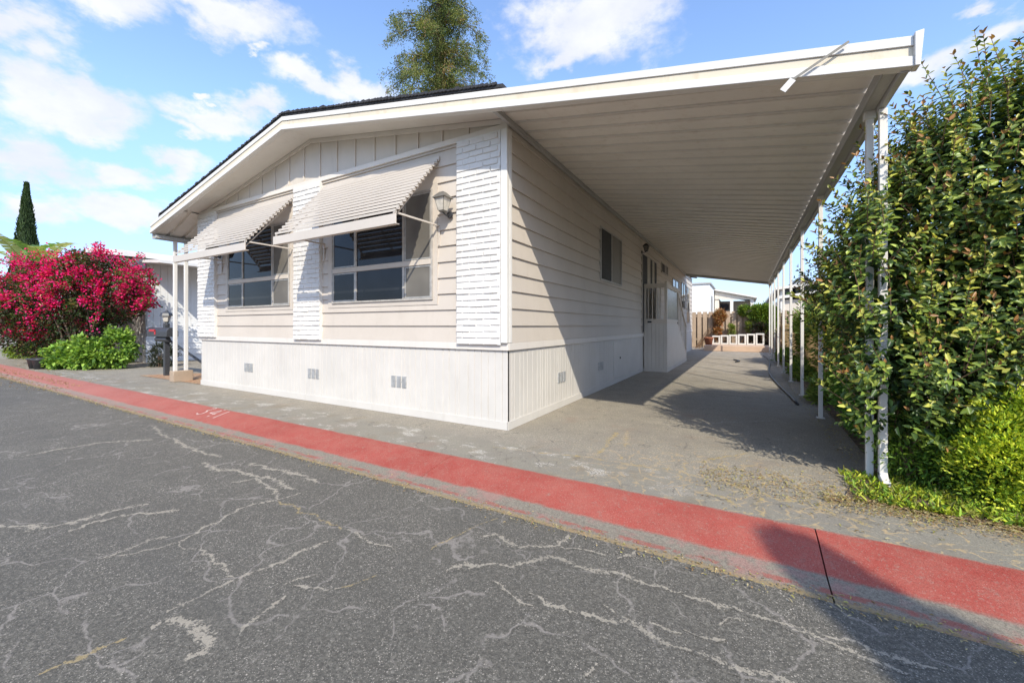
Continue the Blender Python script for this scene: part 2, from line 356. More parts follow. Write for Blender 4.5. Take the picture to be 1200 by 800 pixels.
RC= [(0.05, 0, [(0.15, -3.62), (0.14, -3.6), (0.15, -3.47), (0.15, -3.37), (0.16, -3.29), (0.19, -3.16), (0.21, -2.99), (0.26, -2.75)]), (0.11, 0, [(0.21, -3.7), (0.22, -3.63), (0.31, -3.59), (0.47, -3.59), (0.56, -3.6), (0.59, -3.65), (0.58, -3.71)]), (0.05, 0, [(-0.81, -3.62), (-0.7, -3.51), (-0.62, -3.32), (-0.6, -3.28), (-0.68, -3.13), (-0.72, -2.97), (-0.79, -2.76), (-0.7, -2.57), (-0.65, -2.34)]), (0.04, 0, [(-0.64, -3.32), (-0.41, -3.26), (-0.18, -3.27), (0.07, -3.31), (0.15, -3.29)]), (0.05, 0, [(-0.79, -3.61), (-0.79, -3.51), (-0.81, -3.37), (-0.75, -3.28)]), (0.04, 1, [(-0.68, -2.58), (-0.36, -2.6), (-0.03, -2.61), (0.19, -2.63)]), (0.04, 0, [(0.62, -3.51), (0.58, -3.45), (0.55, -3.31), (0.54, -3.24)]), (0.03, 0, [(0.44, -3.19), (0.46, -3.12), (0.51, -3.05)]), (0.03, 0, [(0.49, -3.17), (0.68, -3.11), (0.74, -3.05)]), (0.04, 1, [(0.14, -4.04), (0.17, -3.94), (0.17, -3.86), (0.19, -3.78)]), (0.2, 0, [(-1.64, -3.65), (-1.61, -3.49), (-1.6, -3.32), (-1.52, -3.14)]), (0.15, 0, [(-1.45, -3.61), (-1.48, -3.45), (-1.38, -3.24), (-1.17, -3.07)]), (0.1, 0, [(-4.82, -2.01), (-4.15, -2.17), (-3.28, -2.24), (-2.58, -2.3), (-2.33, -2.25)]), (0.1, 0, [(-2.29, -2.46), (-1.92, -2.47), (-1.67, -2.39), (-1.24, -2.34), (-0.79, -2.37)]), (0.1, 0, [(-1.83, -2.2), (-1.44, -2.19), (-1.1, -2.13), (-0.76, -2.18)]), (0.06, 0, [(-1.44, -2.58), (-1.35, -2.4), (-0.95, -2.47), (-0.7, -2.57)]), (0.12, 0, [(-2.01, -3.83), (-1.64, -3.65)]), (0.15, 0, [(-4.25, -3.35), (-4.29, -3.02), (-4.22, -2.67), (-3.83, -2.34)]), (0.06, 0, [(1.14, -2.64), (1.16, -2.59), (1.31, -2.47), (1.46, -2.42), (1.54, -2.3), (1.61, -2.2), (1.75, -2.2), (1.86, -2.21), (2.0, -2.16), (2.15, -2.17), (2.37, -2.15)]), (0.06, 0, [(1.11, -2.22), (1.17, -2.14), (1.35, -2.2), (1.51, -2.13), (1.61, -2.05), (1.61, -1.89)]), (0.03, 0, [(1.62, -2.07), (1.77, -2.02), (1.91, -2.01)]), (0.05, 0, [(1.66, -2.57), (1.78, -2.61), (1.91, -2.59), (2.02, -2.56), (2.14, -2.55), (2.17, -2.5), (2.25, -2.54), (2.35, -2.57), (2.43, -2.56)]), (0.03, 0, [(2.03, -2.46), (2.11, -2.49), (2.17, -2.5)]), (0.04, 0, [(2.26, -2.47), (2.34, -2.48), (2.41, -2.47)]), (0.02, 1, [(0.92, -2.52), (0.94, -2.32), (0.99, -2.09), (1.06, -1.93)]), (0.03, 1, [(0.74, -3.05), (0.79, -2.96), (0.82, -2.87)]), (0.03, 0, [(0.21, -2.62), (0.4, -2.64), (0.74, -2.64)]), (0.03, 0, [(1.98, -2.01), (2.04, -1.93), (2.06, -1.86)]), (0.04, 0, [(1.72, -2.65), (1.6, -2.64), (1.5, -2.6), (1.43, -2.58)]), (0.05, 0, [(2.1, -2.92), (2.12, -2.83)]), (0.05, 0, [(2.38, -2.17), (2.51, -2.16), (2.71, -2.16), (2.86, -2.16), (2.97, -2.15), (3.1, -2.12), (3.25, -2.15), (3.37, -2.14)]), (0.05, 0, [(2.43, -2.56), (2.52, -2.55), (2.61, -2.57), (2.71, -2.55), (2.85, -2.52)]), (0.04, 0, [(2.86, -2.18), (3.0, -2.19), (3.12, -2.22), (3.26, -2.24)]), (0.03, 0, [(2.56, -2.32), (2.6, -2.24), (2.67, -2.22)]), (0.03, 0, [(2.41, -2.44), (2.49, -2.45), (2.59, -2.41)])]
AC= [(0.05, 1, [(0.23, -0.71), (0.58, -0.66), (0.97, -0.56), (1.36, -0.5), (1.62, -0.52), (1.89, -0.52), (2.14, -0.46), (2.37, -0.54), (2.61, -0.6), (2.77, -0.65), (2.91, -0.76), (3.09, -0.73)]), (0.05, 1, [(2.18, -0.43), (2.15, -0.21), (2.25, -0.07), (2.46, 0.18), (2.68, 0.5)]), (0.08, 1, [(1.33, -0.42), (1.31, -0.08), (1.27, 0.36), (1.26, 0.62)]), (0.1, 1, [(1.51, 0.04), (1.35, 0.75)]), (0.06, 1, [(1.38, -0.14), (1.52, -0.26), (1.59, -0.41)]), (0.06, 1, [(2.4, -0.27), (2.6, -0.15), (2.76, 0.1)]), (0.05, 1, [(2.15, -0.56), (2.24, -0.95)]), (0.04, 1, [(2.77, -0.65), (2.76, -1.15)]), (0.07, 1, [(2.92, -0.62), (2.99, -0.74), (3.19, -0.52)]), (0.06, 1, [(3.13, -0.7), (3.22, -0.84), (3.42, -0.94)]), (0.05, 1, [(2.33, -0.9), (2.51, -0.91), (2.61, -1.01)]), (0.03, 0, [(2.15, 1.59), (2.44, 1.92), (2.99, 2.32)]), (0.05, 1, [(2.88, -0.07), (3.01, -0.33), (3.22, -0.75)]), (0.05, 1, [(2.68, -0.46), (2.88, -0.14), (3.16, -0.05)])]
CL= [((-0.774, 0.337, 0.536), 0.15, 0.037), ((-0.84, 0.229, 0.492), 0.064, 0.033), ((-0.894, 0.162, 0.417), 0.053, 0.035), ((-0.904, 0.216, 0.37), 0.08, 0.044), ((-0.925, 0.159, 0.344), 0.052, 0.047), ((-0.912, 0.228, 0.341), 0.056, 0.026), ((-0.947, 0.189, 0.258), 0.083, 0.039), ((-0.927, 0.263, 0.266), 0.043, 0.023), ((-0.895, 0.329, 0.3), 0.052, 0.026), ((-0.841, 0.373, 0.392), 0.086, 0.027), ((-0.865, 0.343, 0.365), 0.039, 0.017), ((-0.805, 0.422, 0.417), 0.045, 0.021), ((-0.733, 0.5, 0.462), 0.086, 0.023), ((-0.669, 0.566, 0.482), 0.075, 0.028), ((-0.94, 0.278, 0.198), 0.1, 0.024), ((-0.969, 0.175, 0.177), 0.053, 0.022), ((-0.891, 0.389, 0.234), 0.068, 0.02), ((-0.761, 0.414, 0.499), 0.021, 0.009), ((-0.831, 0.355, 0.429), 0.014, 0.007), ((-0.266, 0.763, 0.589), 0.153, 0.07), ((-0.217, 0.766, 0.605), 0.119, 0.051), ((-0.34, 0.764, 0.548), 0.046, 0.027), ((0.251, 0.879, 0.405), 0.051, 0.029), ((0.317, 0.849, 0.422), 0.038, 0.024), ((0.278, 0.847, 0.454), 0.028, 0.011), ((-0.549, 0.756, 0.357), 0.01, 0.01)]
EXPO = 0.25
SKYTINT = (1.95, 2.03, 2.2)
# ------------------------------------------------------------------ the setting
g = MB(); g.add([(-400,-400,-.14),(400,-400,-.14),(400,400,-.14),(-400,400,-.14)], [(0,1,2,3)])
g.build('ground', M['earth'], kind='structure')

def ribbons(mb, cracks, z):  # lays cracks and painted shadow lines as ribbons
    k = [0.0]*len(mb.v); kc = [0.0]*len(mb.v)
    for w, c, pts in cracks:
        # resample with jitter
        P = []
        for (x0,y0),(x1,y1) in zip(pts[:-1], pts[1:]):
            L = math.hypot(x1-x0, y1-y0); n = max(1, min(14, int(L/.05)))
            for i in range(n):
                t = i/n; j = min(.028, L*.12) if i else 0
                P.append((x0+(x1-x0)*t + random.uniform(-j, j), y0+(y1-y0)*t + random.uniform(-j, j)))
        P.append(pts[-1]); rows = []
        for i, p in enumerate(P):
            a = P[max(0,i-1)]; b = P[min(len(P)-1,i+1)]; dx, dy = b[0]-a[0], b[1]-a[1]; L = math.hypot(dx, dy) or 1
            nx, ny = -dy/L, dx/L; ww = min(w, .09)*(.4+.9*random.random())*.78
            if i in (0, len(P)-1): ww *= .4
            z += .0000015; rows.append([(p[0]-nx*ww, p[1]-ny*ww, z), (p[0], p[1], z), (p[0]+nx*ww, p[1]+ny*ww, z)])
        fs = [(i*3+j, i*3+j+1, (i+1)*3+j+1, (i+1)*3+j) for i in range(len(rows)-1) for j in (0, 1)]
        mb.add([q for r in rows for q in r], fs)
        k += [0, 1.0, 0]*len(rows); kc += [float(c)]*3*len(rows)
        global RZ; z = z + .00003
    mb.att = {'crk_shade': k, 'crk_shade_tone': kc}
RZ = 0
road = MB(); road.add([(-160,-9.6,-.09),(160,-9.6,-.09),(160,-1.84,-.09),(-160,-1.84,-.09)], [(0,1,2,3)])
ribbons(road, RC, -.0896)
road.build('road', M['road'], kind='structure')
apr = MB(); apr.box(-160, 60, -1.158, 45, -.135, 0)
crack_shade = list(AC)
for yy in (4.6, 6.4, 8.6, 11.2, 14): crack_shade.append((.028+.002*yy, -1, [(0.75, yy+.1), (2, yy-.12), (3.6, yy-.35)]))  # shadow lines across the rear drive, painted as dark ribbons
ribbons(apr, crack_shade, .0005)
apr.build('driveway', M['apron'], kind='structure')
# rolled kerb with gutter: profile extruded along the street, cut at its joints
kb = MB()
prof = [(-1.852,-.135),(-1.852,-.083),(-1.70,-.075),(-1.62,-.068),(-1.5,-.045),(-1.36,-.018),(-1.25,-.002),(-1.165,.004),(-1.160,.0),(-1.160,-.135)]
xs = [-160, -40] + [-33.2+i*3.02 for i in range(0, 12)] + [3.07, 6.1, 9.1, 160]
xs = sorted(xs)
for a, b in zip(xs[:-1], xs[1:]):
    gap = .004 if abs(b-3.07) < .01 or abs(a-3.07) < .01 else .0008
    kb.prism(prof, 'x', a+gap, b-gap)
kerb = kb.build('red_kerb', M['kerb'], kind='structure')
# painted number on the kerb (worn strokes laid on its slope)
def kz(y):
    p = [(-1.852,-.083),(-1.70,-.075),(-1.62,-.068),(-1.5,-.045),(-1.36,-.018),(-1.25,-.002),(-1.165,.004)]
    for (a, za), (b, zb) in zip(p[:-1], p[1:]):
        if a <= y <= b: return za+(zb-za)*(y-a)/(b-a)
    return 0
nb = MB()
digits = {'3': [(-.07,.34),(.0,.37),(.06,.33),(.05,.26),(-.01,.21),(.06,.16),(.06,.07),(.0,.03),(-.07,.06)],
          '4': [(.05,.03),(.05,.37),(-.07,.15),(.09,.15)], '1': [(0,.03),(0,.37)]}
for ch, cx in (('3',-4.84),('4',-4.58),('1',-4.34)):
    pts = [(cx+p[0]-(p[1]-.2)*.25, -1.50+p[1]*.88) for p in digits[ch]]
    for (x0,y0),(x1,y1) in zip(pts[:-1], pts[1:]):
        n = 8
        for i in range(n):
            if random.random() < .13: continue
            a = (x0+(x1-x0)*i/n, y0+(y1-y0)*i/n); b = (x0+(x1-x0)*(i+1)/n, y0+(y1-y0)*(i+1)/n)
            L = math.hypot(b[0]-a[0], b[1]-a[1]); nx, ny = -(b[1]-a[1])/L*.012, (b[0]-a[0])/L*.012
            q = [(a[0]-nx,a[1]-ny),(b[0]-nx,b[1]-ny),(b[0]+nx,b[1]+ny),(a[0]+nx,a[1]+ny)]
            nb.add([(x, y, kz(y)+.004) for x, y in q], [(0,1,2,3)])
nb.build('kerb_number', M['paintnum'], kerb)
# planting beds
bd = MB()
bd.add([(3.33,-.5,.012),(3.9,-.53,.015),(12,-.6,.015),(12,24,.02),(3.95,24,.02),(3.82,12,.02),(3.78,3,.02),(3.72,.4,.03),(3.45,-.1,.015)], [tuple(range(9))])
bd.build('planting_bed', M['soil'], kind='structure')
wc = MB()
wc.add([(-11.6,-.05,.008),(-10,-.02,.01),(-8.3,-.02,.008),(-8.26,1.5,.02),(-8.3,6,.02),(-9.9,6,.02),(-10.1,1.2,.02),(-11.3,.8,.01)], [tuple(range(8))])
wc.build('wood_chip_strip', M['chips'], kind='structure')
gl = MB(); gl.box(.7, 3.9, 19.9, 22.4, .003, .30)
gl.build('rear_patio', M['slab'], kind='structure', bevel=.01)

# ------------------------------------------------------------------ the mobile home
HL = 20.8; W = 8.22; XR = -4.11
def sof(x): return 4.71 - (.165 if x > XR else .185)*abs(x-XR)
def fb(x): return 4.66 - (.184 if x > XR else .215)*abs(x-XR)
home = thing('mobile_home', 'beige lap-sided mobile home with white skirting and painted brick pilasters', 'mobile home', (XR, 0, 0))
# skirting: vertical grooved boards
sk = MB()
def grooved(x0, x1, place, z0, z1, pitch, depth=.010):
    prof = []; x = x0
    while x < x1-1e-3:
        w = min(pitch*(random.choice((.6, 1, 1, 1.4))), x1-x)
        prof += [(x+.004, 0), (x+w-.007, 0), (x+w-.002, depth), (x+w, depth)]
        x += w
    prof = [(x0, 0)] + prof + [(x1, .04), (x0, .04)]
    n = len(prof); vs = [place(p[0], p[1], z0) for p in prof] + [place(p[0], p[1], z1) for p in prof]
    return vs, [(i, (i+1) % n, n+(i+1) % n, n+i) for i in range(n)]
vs, fs = grooved(-W, 0, lambda u, d, z: (u, d, z), .0, 1.03, .11); sk.add(vs, fs)
vs, fs = grooved(.002, HL, lambda u, d, z: (-d, u, z), .0, 1.03, .11); sk.add(vs, fs)
vs, fs = grooved(.002, HL, lambda u, d, z: (-W+d, u, z), .0, 1.03, .3); sk.add(vs, fs)
sk.box(-W, 0, HL-.04, HL, 0, 1.03)
sk.build('skirting', M['skirt'], home)
bb = MB(); bb.box(-W-.012, .012, -.016, -.001, .0, .11); bb.box(.001, .016, -.016, HL, .0, .11)
bb.build('baseboard', M['skirt'], home, bevel=.003)
bt = MB(); bt.box(-W-.03, .03, -.032, .0, 1.032, 1.128); bt.box(.0005, .03, .0, HL, 1.032, 1.128); bt.box(-W-.03, -W, 0, HL, 1.032, 1.128)
bt.build('belt_trim', M['trim'], home, bevel=.004)
# core walls
co = MB(); co.prism([(-W+.045, .02), (-.045, .02), (-.045, sof(0)-.02), (XR, sof(XR)-.02), (-W+.045, sof(-W)-.02)], 'y', .045, HL-.045)
co.build('wall_core', M['siding'], home)
# lap siding as wedges
lp = MB(); z = 1.13; rows = []
while z < 4.02: rows.append(z); z += .2262
for i, z in enumerate(rows):
    z1 = z+.2262
    if z < 3.85:
        zt = min(z1, 3.90); lp.prism([(-.028, z), (.0, z), (.0, zt), (-.004, zt)], 'x', -W, -.001)
        # the same wedge turned for the gable front (prism in yz)
    zt = min(z1, sof(0)-.01)
    if zt-z > .02:
        lp.prism([(.0, z), (.028, z), (.004, zt), (.0, zt)], 'y', .0, HL)
        lp.prism([(-W, z), (-W-.024, z), (-W-.006, zt), (-W, zt)], 'y', .0, HL)
lp.prism([(.045, 1.13), (0, 1.13), (0, 3.9), (.045, 3.9)], 'x', -W, 0)
lp.prism([(0, 1.13), (-.045, 1.13), (-.045, sof(0)-.012), (0, sof(0)-.012)], 'y', .046, HL)
lp.prism([(-W, 1.13), (-W+.045, 1.13), (-W+.045, sof(-W)-.012), (-W, sof(-W)-.012)], 'y', .046, HL)
lp.box(-W+.05, -.05, HL-.04, HL+.01, 1.03, 4.0)
lp.build('lap_siding', M['siding'], home)
# gable panel with battens
ga = MB(); ga.prism([(-W, 3.9), (0, 3.9), (0, sof(0)-.003), (XR, sof(XR)-.003), (-W, sof(-W)-.003)], 'y', -.004, .044)
ga.build('gable_panel', M['gable'], home)
x = -.62
while x > -8.1:
    ba = MB(); ba.box(x-.02, x+.02, -.024, -.005, 3.965, sof(x)-.06); x -= .462
    ba.build('batten', M['gable'], home, bevel=.002)
gt = MB(); gt.box(-W-.02, .02, -.046, -.006, 3.885, 3.962)
for a, b in ((-W-.02, XR), (XR, .02)):
    gt.prism([(a, sof(a)-.075), (b, sof(b)-.075), (b, sof(b)-.004), (a, sof(a)-.004)], 'y', -.03, -.006)
gt.build('gable_trim', M['trim'], home, bevel=.003)
# brick pilasters
def pilaster(x0, x1):
    base = MB(); base.box(x0+.004, x1-.004, -.068, -.001, 1.105, 3.885)
    z = 1.10; k = 0
    mb2 = MB()
    while z < 3.80:
        x = x0 - (.115 if k % 2 else 0)
        while x < x1-.01:
            a = max(x, x0)+.005; b = min(x+.226, x1)-.005
            if b-a > .03:
                j = lambda s: random.uniform(-s, s)
                yo = -.082+j(.005); zz0 = z+.006+j(.003); zz1 = min(z+.0775+j(.003), 3.883)
                mb2.add([(a+j(.003),yo,zz0+j(.003)),(b+j(.003),yo+j(.003),zz0+j(.003)),(b,-.045,zz0),(a,-.045,zz0),
                        (a+j(.003),yo+.004,zz1+j(.003)),(b+j(.003),yo+.004+j(.003),zz1+j(.003)),(b,-.045,zz1),(a,-.045,zz1)],
                        [(0,3,2,1),(4,5,6,7),(0,1,5,4),(1,2,6,5),(2,3,7,6),(3,0,4,7)])
            x += .226
        z += .0838; k += 1
    p = base.build('brick_pilaster', M['mortar'], home)
    mb2.build('brick_face', M['brick'], p, bevel=.006)
pilaster(-.78, -.065); pilaster(-4.55, -3.77); pilaster(-W-.02, -7.46)
cn = MB(); cn.box(-.062, .034, -.075, .0, 1.13, 3.885); cn.box(.0245, .036, .0, .06, 1.13, 3.885)
cn.build('corner_trim', M['white'], home, bevel=.006)
# vents
def vent(cx, cz, side=False):
    f = MB(); b = f
    if side: f.box(.0, .004, cx-.16, cx+.15, cz-.006, cz+.006)
    else: f.box(cx-.16, cx+.15, -.004, .004, cz-.006, cz+.006)
    for k in range(3):
        u0 = cx-.16+k*.113
        if side: f.box(.0, .012, u0, u0+.085, cz-.085, cz+.085)
        else: f.box(u0, u0+.085, -.012, .004, cz-.085, cz+.085)
        for j in range(9):
            z = cz-.075+j*.0185
            if side: b.box(.012, .017, u0+.008, u0+.077, z, z+.009)
            else: b.box(u0+.008, u0+.077, -.017, -.012, z, z+.009)
    v = f.build('skirting_vent', M['vent'], home)
for cx in (-1.93, -4.04, -6.19): vent(cx, .50)
vent(1.77, .50, True); vent(3.89, .50, True)
ad = MB(); ad.box(.0, .014, 4.85, 6.0, .12, .98); ad = ad.build('access_door', M['skirt'], home, bevel=.004)
h = MB(); h.box(.014, .03, 5.35, 5.40, .56, .60); h.build('handle', M['black'], ad)
# front windows
def frame_rect(mb, a0, a1, z0, z1, t, P):
    for (u0, u1, w0, w1) in ((a0, a1, z0, z0+t), (a0, a1, z1-t, z1), (a0, a0+t, z0+t, z1-t), (a1-t, a1, z0+t, z1-t)):
        P(mb, u0, u1, w0, w1)
def front_window(x0):
    X = [x0, x0+.58, x0+1.65, x0+2.19]
    fr = MB(); P = lambda mb, a, b, c, d: mb.box(a, b, -.052, -.004, c, d)
    frame_rect(fr, x0-.03, x0+2.22, 1.73, 3.33, .03, P); mbd = MB(); mbd.box(x0+.002, x0+2.188, -.056, -.02, 2.242, 2.322); mbd.build('window_band', M['siding'], home, bevel=.004)
    for x in X[1:3]: P(fr, x-.022, x+.022, 1.76, 2.24); P(fr, x-.022, x+.022, 2.325, 3.30)
    w = fr.build('window', M['alu'], home, bevel=.003)
    surround = MB(); frame_rect(surround, x0-.15, x0+2.30, 1.66, 3.42, .118, lambda mb, a, b, c, d: mb.box(a, b, -.03, -.001, c, d))
    for z0, z1 in ((1.76, 2.24), (2.325, 3.30)):
        for i in range(3):
            a = X[i]+(.022 if i else 0); b = X[i+1]-(.022 if i < 2 else 0)
            p = MB(); p.box(a, b, -.036, -.03, z0, z1)
            p.build('pane', M['screen'] if (i == 2) else M['glass'], w)
            if i != 1:
                s = MB(); frame_rect(s, a+.004, b-.004, z0+.004, z1-.004, .02, lambda mb, q, r, c, d: mb.box(q, r, -.042, -.037, c, d))
                s.build('sash', M['frame'], w)
    surround.build('window_surround', M['siding'], home)
front_window(-3.45); front_window(-6.93)
# louvred metal awnings
def awning(x0, x1):
    sl = MB(); n = 15; H0, H1, Y1 = 3.72, 2.76, -.86
    for k in range(n):
        y = -.02+(Y1+.02)*k/n; z = H0+(H1-H0)*k/n; dy = (Y1+.02)/n; dz = (H1-H0)/n
        yl = y+dy; lt = z+dz*.0; zt = lt-.004; t15 = .16
        bk = 1.45*dy
        sl.prism([(yl, zt-.030), (yl-.002, zt), (yl-bk*-1 if False else yl+abs(bk), zt+abs(bk)*t15), (yl+abs(bk), zt+abs(bk)*t15-.003), (yl+.004, zt-.004), (yl+.004, zt-.030)], 'x', x0, x1)
        for xx in (x0, x1-.05):
            sl.box(xx, xx+.04, yl+.006, yl+.03, zt-.05, zt-.002)
    A = sl.build('window_awning', M['awn'], home)
    v = MB(); v.box(x0-.02, x1+.02, Y1-.02, Y1+.0, 2.625, 2.755); v.box(x0-.02, x1+.02, Y1, Y1+.05, 2.625, 2.635); v.build('valance', M['awn'], A, bevel=.003)
    t = MB(); t.box(x0-.01, x1+.01, -.045, -.026, 3.70, 3.77); t.build('top_rail', M['awn'], A, bevel=.002)
    for x in np.linspace(x0+.12, x1-.12, 4):
        r = MB(); r.bar((x, -.03, 3.64), (x, Y1+.05, 2.70), .03, .012); r.build('rib', M['awn'], A)
    for x in (x0+.02, x1-.02):
        m = MB(); m.bar((x, Y1+.08, 2.78), (x+.02, -.035, 2.78), .022, .022); m.build('arm', M['awn'], A)
        m = MB(); m.bar((x+.02, -.03, 2.80), (x+.02, -.03, 2.5), .03, .012); m.build('arm_bracket', M['awn'], A)
awning(-3.75, -1.12); awning(-7.28, -4.62)
# wall lanterns
def lantern(c, sc=1, out=(0,-1), dark=False):
    x, y, z = c; o = Vector((out[0], out[1], 0)); q = Vector(c)+o*.20*sc
    b = MB(); b.tube([Vector(c)+o*.03, Vector(c)+o*.055*1], [.055*sc, .045*sc], 14)
    b.tube([Vector(c)+o*.05+Vector((0,0,0)), Vector(c)+o*.12*sc+Vector((0,0,-.03*sc)), q+Vector((0,0,0))], .012*sc, 8)
    L = b.build('wall_lantern', M['charcoal'], home, smooth=False)
    def rot(mb, prof, n=4):
        vs = []
        for r, zz in prof:
            for k in range(n):
                a = math.pi/4+2*math.pi*k/n; vs.append((q.x+r*sc*math.cos(a), q.y+r*sc*math.sin(a), q.z+zz*sc))
        mb.add(vs, [(i*n+k, i*n+(k+1)%n, (i+1)*n+(k+1)%n, (i+1)*n+k) for i in range(len(prof)-1) for k in range(n)])
    s = MB(); rot(s, [(.062,.02),(.118,.20)]); s.build('lamp_glass', M['curtain'] if not dark else M['screen'], L)
    t = MB(); rot(t, [(.0,.29),(.05,.285),(.07,.27),(.15,.205),(.152,.195),(.12,.198)]); rot(t, [(.0,.0),(.05,.0),(.066,.022)])
    for k in range(4):
        a = math.pi/4+math.pi/2*k
        t.bar((q.x+.064*sc*math.cos(a), q.y+.064*sc*math.sin(a), q.z+.02*sc), (q.x+.12*sc*math.cos(a), q.y+.12*sc*math.sin(a), q.z+.2*sc), .01, .01)
    t.build('lamp_cap', M['lampmetal'] if not dark else M['black'], L)
lantern((-.90, -.022, 2.90), .95); lantern((-7.25, -.022, 2.86), .9, (0,-1), True); lantern((.024, 7.55, 3.50), .8, (1,0), True)
# side windows and doors on the carport wall
def side_window(y0, y1, z0, z1, panes, name='side_window', fm='alu'):
    fr = MB(); P = lambda mb, a, b, c, d: mb.box(.002, .046, a, b, c, d)
    frame_rect(fr, y0, y1, z0, z1, .035, P)
    for t, _ in panes[1:]: P(fr, y0+(y1-y0)*t-.018, y0+(y1-y0)*t+.018, z0+.035, z1-.035)
    w = fr.build(name, M[fm], home, bevel=.003)
    ts = [t for t, _ in panes]+[1]
    for i, (t, mm) in enumerate(panes):
        a = y0+(y1-y0)*ts[i]+(.018 if i else .035); b = y0+(y1-y0)*ts[i+1]-(.018 if i < len(panes)-1 else .035)
        p = MB(); p.box(.026, .032, a, b, z0+.035, z1-.035); p.build('pane', M[mm], w)
    return w
side_window(3.78, 5.45, 2.32, 3.46, [(0,'darkroom'),(.48,'screen')], 'side_window', 'frame')
side_window(10.9, 12.3, 3.30, 3.68, [(0,'darkroom'),(.5,'glass')])
side_window(13.5, 15.2, 3.0, 3.36, [(0,'glass'),(.5,'glass_blue')])
side_window(16.2, 17.6, 2.2, 3.45, [(0,'glass'),(.5,'glass_blue')])
side_window(18.3, 19.3, 1.5, 3.4, [(0,'glass'),(.5,'glass')])
d = side_window(7.72, 9.95, 1.14, 3.52, [(0,'darkroom'),(.32,'curtain'),(.52,'darkroom'),(.66,'curtain'),(.82,'darkroom')], 'sliding_door')
# roof
rf = MB()
rf.prism([(-W-.03, sof(-W-.03)), (XR, sof(XR)), (.0, sof(0)), (.0, sof(0)+.05), (XR, sof(XR)+.05), (-W-.03, sof(-W)+.03)], 'y', -.50, HL+.3)
roof = rf.build('roof', M['soffit'], home)
sh = MB()
def ftop(x): return fb(x)+.235
pts = [(-9.1, ftop(-9.1)), (XR, ftop(XR)), (.2, ftop(.2)+.0)]
sh.prism([(-9.0, ftop(-9.0)+.0), (XR, ftop(XR)+.005), (.25, ftop(.25)+.01), (.25, ftop(.25)+.05), (XR, ftop(XR)+.06), (-9.0, ftop(-9.0)+.06)], 'y', -.53, HL+.3)
for i in range(150):   # ragged tab edges along the rake
    x = -8.9+i*.0605
    zz = ftop(x)+.03; 
    if x > .2: break
    sh.box(x, x+.05+random.random()*.01, -.545-random.random()*.012, -.52, zz, zz+.02+random.random()*.02)
sh.build('shingles', M['shingle'], roof)
# fascia of the gable, three stepped bands
def fascia(mb, xa, xb, yo=-.55, dep=.225):
    for o, h0, h1 in ((0, 0, .075), (.008, .15, dep)):
        mb.prism([(xa, fb(xa)+h0), (xb, fb(xb)+h0), (xb, fb(xb)+h1-.003), (xa, fb(xa)+h1-.003)], 'y', yo+o, yo+.06)
    mb.prism([(xa, fb(xa)), (xb, fb(xb)), (xb, fb(xb)+.006), (xa, fb(xa)+.006)], 'y', yo+.0605, yo+.09)
fbd = MB()
for xa, xb in ((-9.42, XR), (XR, .22)): fbd.prism([(xa, fb(xa)+.0755), (xb, fb(xb)+.0755), (xb, fb(xb)+.1465), (xa, fb(xa)+.1465)], 'y', -.53, -.49)
fbd.build('fascia_band', M['cream'], home)
fa = MB(); fascia(fa, XR, .22); fascia(fa, -9.42, XR)
fa.build('fascia', M['white'], home, bevel=.004)

# ------------------------------------------------------------------ carport
car = thing('carport', 'long open carport with ribbed metal roof on slim white posts along the hedge', 'carport', (3.66, 0, 0))
XE = 3.66; YR = 17.6
def pan_profile(y0, y1, pitch=.30, hgt=.05):
    out = []; y = y0
    while y < y1-.01:
        out += [(y, 0), (y+pitch*.72, 0), (y+pitch*.78, hgt), (y+pitch*.94, hgt)]; y += pitch
    out.append((y1, 0)); return out
def pans(x0, z0, x1, z1, y0, y1, pitch=.3, hgt=.05, nx=2):
    mb = MB(); pr = pan_profile(y0, y1, pitch, hgt); n = len(pr)
    for side in (0, .012):
        vs = []
        for i in range(nx):
            t = i/(nx-1); vs += [(x0+(x1-x0)*t, p[0], z0+(z1-z0)*t+p[1]+side) for p in pr]
        mb.add(vs, [(i*n+j, i*n+j+1, (i+1)*n+j+1, (i+1)*n+j) for i in range(nx-1) for j in range(n-1)])
    return mb
cz = lambda x: sof(0)-.02-.172*x
p = pans(.03, cz(.03), 3.60, cz(3.6), -.48, YR, .30, .045)
p.build('roof_pan', M['pan'], car)
sm = MB(); y = -.48
while y < YR: sm.box(.05, .051, 0, .001, 0, .001) if False else None; y += .3
# thin standing seam lips under every pan joint
y = -.48+.30*.72
while y < YR-.1:
    sm.bar((.06, y+.004, cz(.06)-.004), (3.55, y+.004, cz(3.55)-.004), .018, .020); y += .30
sm.build('seam', M['white'], car)
hb = MB(); hb.box(.028, .075, -.46, YR, cz(.05)-.075, cz(.05)-.012); hb.build('ledger', M['greymetal'], car)
bm_ = MB(); bm_.box(XE-.09, XE+.0, -.47, YR, cz(XE)-.13, cz(XE)-.01)
bm_.box(XE+.002, XE+.05, -.49, YR, cz(XE)-.17, cz(XE)+.08); bm_.box(XE-.10, XE-.092, -.47, YR, cz(XE)-.14, cz(XE)-.10)
bm_.build('eave_beam', M['greymetal'], car, bevel=.004)
rb = MB(); rb.prism([(.03, cz(.03)-.12), (XE, cz(XE)-.12), (XE, cz(XE)+.06), (.03, cz(.03)+.06)], 'y', YR+.002, YR+.05)
rb.build('rear_fascia', M['greymetal'], car)
fbd = MB(); xa, xb = .22, XE+.06; fbd.prism([(xa, fb(xa)+.0755), (xb, fb(xb)+.0755), (xb, fb(xb)+.1465), (xa, fb(xa)+.1465)], 'y', -.53, -.49); fbd.build('fascia_band', M['cream'], car)
fa = MB(); fascia(fa, .22, XE+.06)
